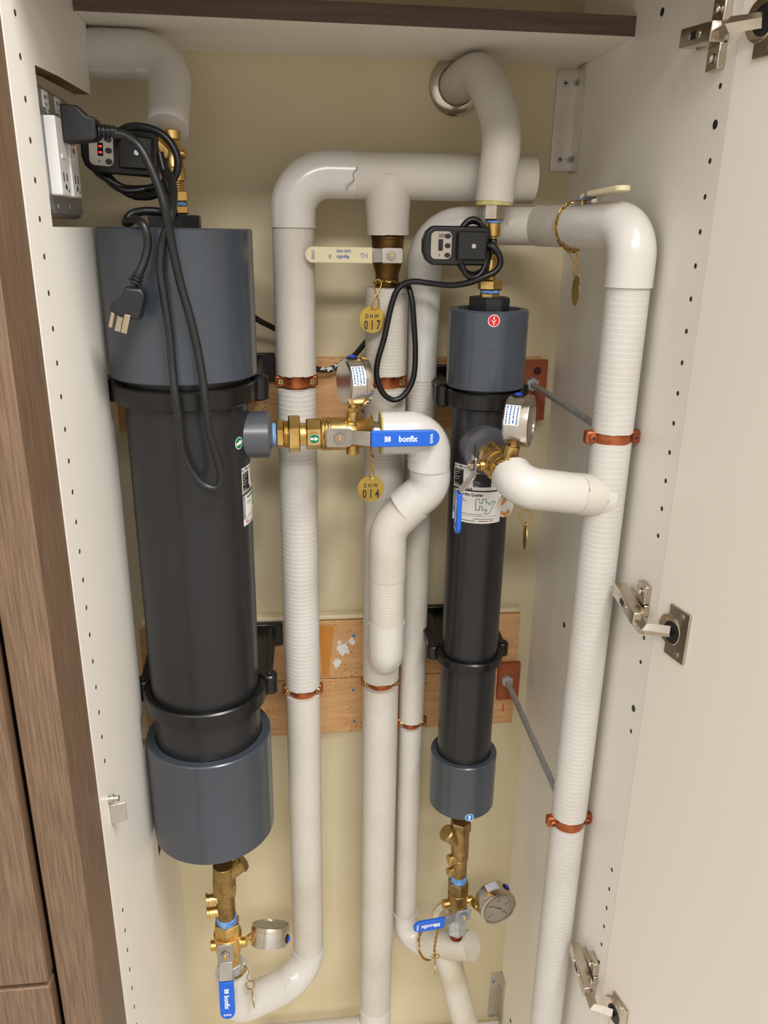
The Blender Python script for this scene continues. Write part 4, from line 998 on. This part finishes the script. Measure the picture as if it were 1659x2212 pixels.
# tag 014
c = at(801, 1055, .225); r = .0172
t = thing('valve_tag', 'round brass tag stamped DHW 014 hanging beside the blue lever', 'tag', c)
tag_disc(t, c, r, (0, -1, .05), (1, 0, 0), DHW('014', r))
chain(t, [at(801, 895, .25), at(806, 915, .232), at(803, 940, .229), at(801, 975, .228), at(803, 995, .227)], .0055)
chain(t, [at(800, 975, .23), at(806, 990, .229)], .0045)
shook(t, at(803, 990, .226), c+V((.001, -.001, r*.76)), .0045, .0010)
# right chain with edge-on tag
c = at(1244, 628, .245)
t = thing('valve_tag', 'brass tag seen almost edge-on, hanging from the chain on the right bend', 'tag', c)
cc0 = c1b.lerp(rc_, .42); dd = (rc_-c1b).normalized(); uu, ww, _ = frame(dd)
chain(t, [cc0+(uu*math.cos(a)+ww*math.sin(a))*.0275 for a in [i*2*math.pi/40 for i in range(41)]], .0075, .0008, .0034)
low = cc0-V((0, 0, .0275)); c = low+V((.008, -.02, -.058))
c = at(1244, 628, cc0.y-.012)
shook(t, at(1238, 540, cc0.y-.01), c+V((0, 0, .0150)), .006, .0010)
tag_disc(t, c, .0178, *edge(c, 14))
chain(t, [at(1215, 525, cc0.y-.01), at(1232, 548, cc0.y-.01), at(1262, 530, cc0.y-.008)], .006)
# slim filter tags
c = at(1135, 1158, .105)
t = thing('valve_tag', 'dark brass tag seen edge-on, hanging under the slim filter elbow', 'tag', c)
tag_disc(t, c, .0165, *edge(c, 8), m=BRASSD)
MB().tube([at(1135+13*math.cos(a)*(.8 if math.sin(a) < 0 else 1), 1120-(17 if math.sin(a) > 0 else 14)*math.sin(a), .103) for a in [2*math.pi*i/28 for i in range(28)]], .0010, n=7, closed=True).build('ring', CHAINM, t)
c = at(1090, 1093, .160); r = .0140
t = thing('valve_tag', 'white and orange paper tag on a chain beside the slim filter', 'tag', c)
D = tag_disc(t, c, r, (.5, -1, .1), (1, .5, 0), m=LABW)
f = planar(c, (1, .5, 0), (0, .1, 1), .0014); k = MB()
poly_on(k, f, [(-.006, .001), (.004, .008), (.006, .011), (-.002, .009), (-.006, .005)]); poly_on(k, f, [(-.008, -.008), (0, -.0135), (.008, -.009), (.006, -.005), (0, -.009), (-.006, -.005)])
k.build('orange_print', ORANGE, D)
chain(t, [at(1106, 1003, .113), at(1094, 1022, .122), at(1088, 1040, .128), at(1087, 1060, .135), at(1086, 1078, .142)], .0055)
chain(t, [at(1078, 1000+0, .118), at(1095, 992, .114), at(1110, 998, .112)], .005)
# bottom left tag
c = at(547, 2158, .235)
t = thing('valve_tag', 'small brass tag edge-on by the lowest left valve', 'tag', c)
tag_disc(t, c, .0135, *edge(c, 7))
chain(t, [at(508, 2114, .238), at(520, 2108, .238), at(532, 2094, .24), at(526, 2082, .245)], .006, .0009, .0034)
MB().tube([at(541+9*math.cos(a), 2128+9*math.sin(a), .236+.003*math.cos(a)) for a in [2*math.pi*i/20 for i in range(20)]], .0011, n=7, closed=True).build('ring', CHAINM, t)
MB().tube(spline([at(520, 2100, .234), at(530, 2090, .232), at(538, 2098, .232), at(534, 2112, .234), at(540, 2122, .235)], 5), .0009, n=6).build('s_hook', CHAINM, t)
# bottom right tag
c = at(940, 2090, .262)
t = thing('valve_tag', 'small brass tag edge-on on a chain round the bottom right tee', 'tag', c)
tag_disc(t, c, .0125, *edge(c, 3))
kc = K0.lerp(K1, .36); kd = (K1-K0).normalized(); ku, kw, _ = frame(kd)
chain(t, [kc+(ku*math.cos(a)+kw*math.sin(a))*.0262 for a in [i*2*math.pi/36 for i in range(37)]], .006, .0009, .0034)
chain(t, [at(947, 2000, .262), at(941, 2030, .262), at(938, 2052, .262), at(940, 2068, .262)], .0055, .0009, .0032)
MB().tube([at(941+8*math.cos(a), 2066+5*math.sin(a), .262) for a in [2*math.pi*i/20 for i in range(20)]], .0010, n=7, closed=True).build('ring', CHAINM, t)
# chrome wall ring behind the bottom right valve
P = at(972, 1972, D_)
tag(MB().lathe(P, P+V((0, -.01, 0)), [(0, .034), (.003, .0345), (.008, .024), (.006, .02)], 40).build('wall_escutcheon', NICKEL), 'chrome ring on the wall behind the bottom right blue lever', 'pipe collar')

# ================================================================== ELECTRICAL BOX, CONTROLLERS, CORDS
xb = -.008
bp = atX(180, 466, xb); bx = thing('outlet_box', 'grey steel double outlet box in the left panel opening', 'electrical box', (xb, .14, -.16))
y0, y1, z0, z1 = .062, bp.y+.002, -.1585, -.040
def rr_poly(a0, a1, b0, b1, r, n=6):
    out = []
    for (cx_, cy_, s0) in ((a1-r, b1-r, 0), (a0+r, b1-r, 1), (a0+r, b0+r, 2), (a1-r, b0+r, 3)):
        for i in range(n+1): t_ = math.pi/2*(s0+i/n); out.append((cx_+r*math.cos(t_), cy_+r*math.sin(t_)))
    return out
MB().prism(rr_poly(y0, y1, z0, z1, .014), (xb-.016, 0, 0), (0, 1, 0), (0, 0, 1), .016, N=(1, 0, 0)).build('cover_plate', GREYBOX, bx, bevel=.005, bseg=4)
MB().box((xb-.035, (y0+y1)/2, (z0+z1)/2), (.05, y1-y0-.012, z1-z0-.012)).build('back_box', GREYBOX, bx)
ym = (y0+y1)/2+.003
for k, yc in enumerate((ym-.0225, ym+.0225)):
    rc = MB().prism(rr_poly(yc-.0168, yc+.0168, -.1375, -.0665, .002), (xb, 0, 0), (0, 1, 0), (0, 0, 1), .011, N=(1, 0, 0)).build('receptacle', OUTW, bx, bevel=.001)
    sl = MB()
    for zc in ((-.120,) if k == 0 else (-.120, -.084)):
        sl.box((xb+.0112, yc-.006, zc), (.0004, .0022, .0085)).box((xb+.0112, yc+.006, zc), (.0004, .0022, .007)).cyl((xb+.011, yc, zc-.009), (xb+.0114, yc, zc-.009), .0026, n=14)
    sl.build('socket_slots', HOLEK, rc)
    MB().box((xb+.0113, yc+.001, -.101), (.0010, .012, .004)).build('test_button', OUTW, rc)
    MB().cyl((xb+.011, yc+.009, -.132), (xb+.0115, yc+.009, -.132), .0016, n=12).build('indicator', INKGR, rc)
    lb = MB().box((xb+.0003, yc+.000, -.0515), (.0006, .019, .015)).build('paper_label', LABW, bx)
    k_ = MB(); g = planar((xb+.0007, yc, -.0515), (0, 1, 0), (0, 0, 1)); text_on(k_, '4P5LB-1A' if 0 else '#15-17', .004, lambda u, v: V((xb+.0008, yc+u, -.0495+v)), 0, 0, bold=.02, sx=.8); text_on(k_, '15 A', .003, lambda u, v: V((xb+.0008, yc+u, -.0555+v)), 0, 0, bold=.02)
    k_.build('label_print', INKK, lb)
    for zc in (-.0615, -.147): MB().cyl((xb, yc, zc), (xb+.002, yc, zc), .0032, n=14, ch=.0008).build('cover_screw', GALV, bx)
MB().cyl((xb, y1-.008, -.1495), (xb+.002, y1-.008, -.1495), .003, n=14, ch=.0008).build('cover_screw', GALV, bx)
MB().box((xb+.0003, y0+.045, -.1535), (.0006, .0015, .006)).build('cover_slot', HOLEK, bx)
MB().cyl((xb-.03, y1-.01, -.118), (xb-.03, y1+.026, -.120), .0125, n=24).cyl((xb-.03, y1+.018, -.120), (xb-.03, y1+.026, -.120), .0155, n=24).build('conduit_fitting', NICKEL, bx)
def cord(pts, r, name, m, label, parent=None, cat='cord', sub=8):
    P = spline([at(*p) if len(p) == 3 and p[1] > 3 else V(p) for p in pts], sub)
    o = MB().tube(P, r, n=14).build(name, m, parent, sharp=60)
    if parent is None: tag(o, label, cat)
    return o
# plug in the outlet with its long cord
pl = thing('power_cord', 'thick grey-black power cord plugged into the outlet and looping over the big filter', 'cord', at(150, 275, .15))
pY = .150; pa = at(133, 276, pY); pb = at(213, 281, pY); pa = V((xb+.011, pY, pb.z+.002)); d = (pb-pa).normalized()
L = (pb-pa).length
M = Matrix((V((1, 0, 0)), V((0, 1, 0)), V((0, 0, 1)))).transposed()
MB().prism([(0, -.0155), (L*.9, -.0125), (L, -.010), (L, .008), (L*.72, .010), (L*.5, .0185), (0, .0195)], (pa.x, pY-.012, pa.z), (1, 0, 0), (0, 0, 1), .024, N=(0, 1, 0)).build('plug_body', CORDG, pl, bevel=.003, bseg=3)
rb = MB(); x = pb.x
for i in range(4): rb.cyl((x+.0002+i*.0042, pY, pb.z-.001), (x+.003+i*.0042, pY, pb.z-.0012), .0072-.0005*i, n=20, ch=.0006)
rb.cyl((x-.001, pY, pb.z-.001), (x+.018, pY, pb.z-.0012), .0048, n=18); rb.build('strain_relief', CORDG, pl)
cd = [(245, 288, .150), (272, 294, .149), (302, 318, .146), (325, 360, .144), (345, 410, .143), (358, 455, .143), (366, 500, .150), (378, 560, .154), (392, 620, .156), (412, 690, .156), (428, 760, .156), (438, 820, .154), (444, 870, .152), (452, 930, .155), (468, 985, .160), (478, 1030, .162), (468, 1053, .162), (440, 1048, .162), (412, 1015, .162), (394, 970, .160), (386, 900, .153), (378, 850, .152), (372, 790, .156), (366, 720, .157), (354, 640, .157), (346, 580, .157), (352, 520, .156), (366, 478, .150), (374, 430, .17), (372, 395, .19), (360, 370, .205)]
cord(cd, .0046, 'cord', CORDG, '', pl)
# second plug hanging over the filter
hp2 = thing('power_cord', 'black cord with a three-pin plug hanging against the big filter top', 'cord', at(270, 640, .15))
q0 = at(281, 650, .152); pp_ = [(at(x, y, .152)-q0) for x, y in ((270, 618), (308, 622), (317, 636), (305, 692), (262, 683), (238, 669), (245, 650), (266, 637))]
MB().prism([(p.x, p.z) for p in pp_], q0+V((0, .012, 0)), (1, 0, 0), (0, 0, 1), .022, N=(0, -1, 0)).build('plug_body', CORDG, hp2, bevel=.003, bseg=3)
rb = MB(); a = at(291, 612, .154); e = at(300, 590, .154); d = (e-a)
for i in range(3): rb.cyl(a+d*(i*.34), a+d*(i*.34+.24), .0075-.0008*i, n=18, ch=.0006)
rb.cyl(a-d*.2, e, .0045, n=16).build('strain_relief', CORDG, hp2)
D_p = (at(257, 716, .15)-at(263, 686, .15)).normalized()
for (px, py, Yb) in ((260, 684, .148), (274, 688, .140)):
    q = at(px, py, Yb); u_ = V((1, 0, 0)); Mb = Matrix((V((-D_p.z, 0, D_p.x)), V((0, 1, 0)), -D_p)).transposed()
    MB().box(q+D_p*.006, (.0062, .0016, .020), Mb).build('blade', PLUGBR, hp2, bevel=.0004)
q = at(246, 670, .146); MB().cyl(q, q+D_p*.019, .0024, n=16, ch=.0012).build('ground_pin', PLUGBR, hp2)
cord([(300, 592, .154), (312, 562, .156), (319, 530, .157), (316, 500, .156), (304, 480, .160), (290, 474, .18), (276, 482, .20), (272, 478, .22), (285, 462, .225), (315, 456, .225), (350, 458, .225), (372, 462, .215)], .0045, 'cord', CORDG, '', hp2)
# controllers
def controller(O, U, Wv, s, label, lit):
    """O centre of the front face, U along the long side (towards the adaptor), W across"""
    O = V(O); U = V(U).normalized(); Wv = V(Wv).normalized(); N = U.cross(Wv).normalized()
    if N.y > 0: N = -N
    t = thing('heating_controller', label, 'controller', O)
    l, w = .084*s, .047*s
    poly = [(-l/2+.012*s, -w/2), (l/2-.004*s, -w/2), (l/2, -w/2+.004*s), (l/2, w/2-.004*s), (l/2-.004*s, w/2), (-l/2+.012*s, w/2), (-l/2+.004*s, w*.36), (-l/2, w*.15), (-l/2, -w*.15), (-l/2+.004*s, -w*.36)]
    MB().prism(poly, O-N*.018*s, U, Wv, .018*s, N=N).build('housing', BLACK, t, bevel=.0025, bseg=3)
    P = lambda u, v, o: O+U*u+Wv*v+N*o
    F = lambda o: (lambda u, v: P(u, v, o))
    m = MB(); poly_on(m, F(.0004), rr_poly(-l*.385, -l*.075, -w*.34, w*.36, .006*s)); pn = m.build('control_panel', GREYP, t)
    m = MB(); poly_on(m, F(.0008), rr_poly(-l*.275, -l*.205, -w*.13, w*.16, .0006)); m.build('display', SCREEN, pn)
    for v in (.24, .0, -.24):
        m = MB(); o_ = F(.0009); poly_on(m, o_, [(-l*.135+.0038*s*math.cos(a), v*w+.0030*s*math.sin(a)) for a in [i*math.pi/10 for i in range(20)]]); m.build('button', HOLEK, pn)
    m = MB()
    for i in range(4): poly_on(m, F(.0008), [(-l*.265+i*.0021*s, w*.20), (-l*.255+i*.0021*s, w*.20), (-l*.255+i*.0021*s, w*.30), (-l*.265+i*.0021*s, w*.30)])
    text_on(m, 'W', .0022*s, F(.0008), -l*.255, -w*.24, rot=math.pi/2); m.build('panel_print', INKK, pn)
    if lit:
        m = MB()
        for v in (.08, -.05): text_on(m, '8', .0022*s*1.6, F(.0011), -l*.24, v*w, bold=.02, rot=math.pi/2)
        m.build('display_digits', LED, pn)
    ad = MB().prism(rr_poly(.0, l*.44, -w*.36, w*.37, .003*s), O, U, Wv, .009*s, N=N).build('adaptor', BLACK, t, bevel=.0018)
    q = P(l*.24, 0, .009*s); MB().cyl(q, q+N*.0006, .0028*s, n=16).build('adaptor_screw', NICKEL if not lit else LED if 0 else GALV, ad)
    return t
controller(at(986, 531, .262), (1, 0, 0), (0, 0, 1), .98, 'black controller with blank display and coiled cord beside the slim filter fittings', False)
controller(at(262, 332, .245)+V((-.002, 0, .002)), (1, 0, -.06), (.06, 0, 1), 1.0, 'black controller with red digits behind the plug at top left', True)
# cords of the right controller
c2 = thing('power_cord', 'black cord coiled behind the right controller and hanging in a loop at the middle riser', 'cord', at(1060, 530, .27))
co = []
for i in range(30):
    a = 2*math.pi*i/12; co.append((1022+(38-i*.25)*math.cos(a), 536+(56+i*.3)*math.sin(a), .275+.002*math.sin(a*.7)-.0004*i))
cord(co, .0036, 'cord_coil', CORD, '', c2, sub=4)
cord([(1045, 530, .262), (1058, 530, .258), (1066, 534, .256), (1077, 548, .256), (1081, 568, .256), (1070, 586, .256), (1045, 598, .257), (1015, 610, .262), (975, 616, .272), (930, 612, .285), (895, 608, .292), (872, 614, .296), (855, 632, .297), (843, 670, .298), (830, 730, .298), (816, 780, .297), (814, 815, .297), (828, 850, .298), (852, 864, .300), (876, 850, .302), (893, 815, .304), (897, 760, .305), (894, 700, .305), (890, 650, .305), (882, 620, .31), (874, 612, .325), (866, 625, .35), (850, 660, .382), (825, 700, .392), (795, 733, .392), (765, 768, .398), (738, 788, .40), (705, 799, .402), (685, 797, .402), (655, 770, .398), (620, 728, .39), (590, 708, .388), (556, 690, .38), (520, 660, .37)], .0038, 'cord', CORD, '', c2, sub=7)
MB().box(at(1065, 532, .262), (.008, .010, .018)).build('cord_grip', BLACK, c2, bevel=.002)
wt = at(712, 800, .402)
MB().tube([at(690, 799, .401), at(712, 799, .4005), at(735, 789, .399)], .0044, n=12).build('white_tape', mat('frayed_tape', (214, 210, 200), .6, rgb2=(30, 30, 30), nscale=160, ramp=(.48, .52)), c2)
# cords of the left controller
c3 = thing('power_cord', 'black cord wound in several loops behind the left controller', 'cord', at(300, 350, .24))
co = []
for i in range(44):
    a = 2*math.pi*i/12.6+.4; co.append((294+(80-12*math.sin(i*.9))*math.cos(a)+(i % 5)*1.5, 352+(64+8*math.cos(i*.7))*math.sin(a), .262+.004*math.sin(i*1.1)))
cord(co, .0040, 'cord_coil', CORD, '', c3, sub=4)
cord([(250, 300, .235), (262, 282, .230), (290, 273, .226), (330, 280, .222), (362, 300, .219), (382, 335, .218), (383, 368, .218), (366, 398, .220), (345, 415, .225), (322, 424, .232), (290, 424, .24)], .0042, 'cord_loop', CORD, '', c3)
cord([(345, 330, .225), (352, 360, .222), (362, 395, .218), (372, 430, .214), (376, 465, .205)], .0042, 'cord', CORD, '', c3)

GROUPS = {'screw': 'screws in the wooden boards', 'wooden_board': 'beech boards on the back wall', 'mounting_plate': 'red-brown rod plates', 'threaded_rod': 'galvanised threaded rods',
          'corner_bracket': 'metal corner brackets', 'water_filter': 'dark grey water filters', 'filter_clamp': 'black filter clamps', 'insulated_pipe': 'white insulated pipes', 'pipe_strap': 'copper pipe straps',
          'pressure_gauge': 'pressure gauges', 'ball_valve': 'ball valves', 'union_fitting': 'brass fittings above the filters', 'valve_tag': 'hanging valve tags', 'wall_escutcheon': 'chrome wall rings',
          'power_cord': 'black power cords', 'heating_controller': 'black controllers'}
for o in COL.objects:
    k = o.name.split('.')[0]
    if o.parent is None and 'label' in o and k in GROUPS and not o.get('kind'): o['group'] = GROUPS[k]
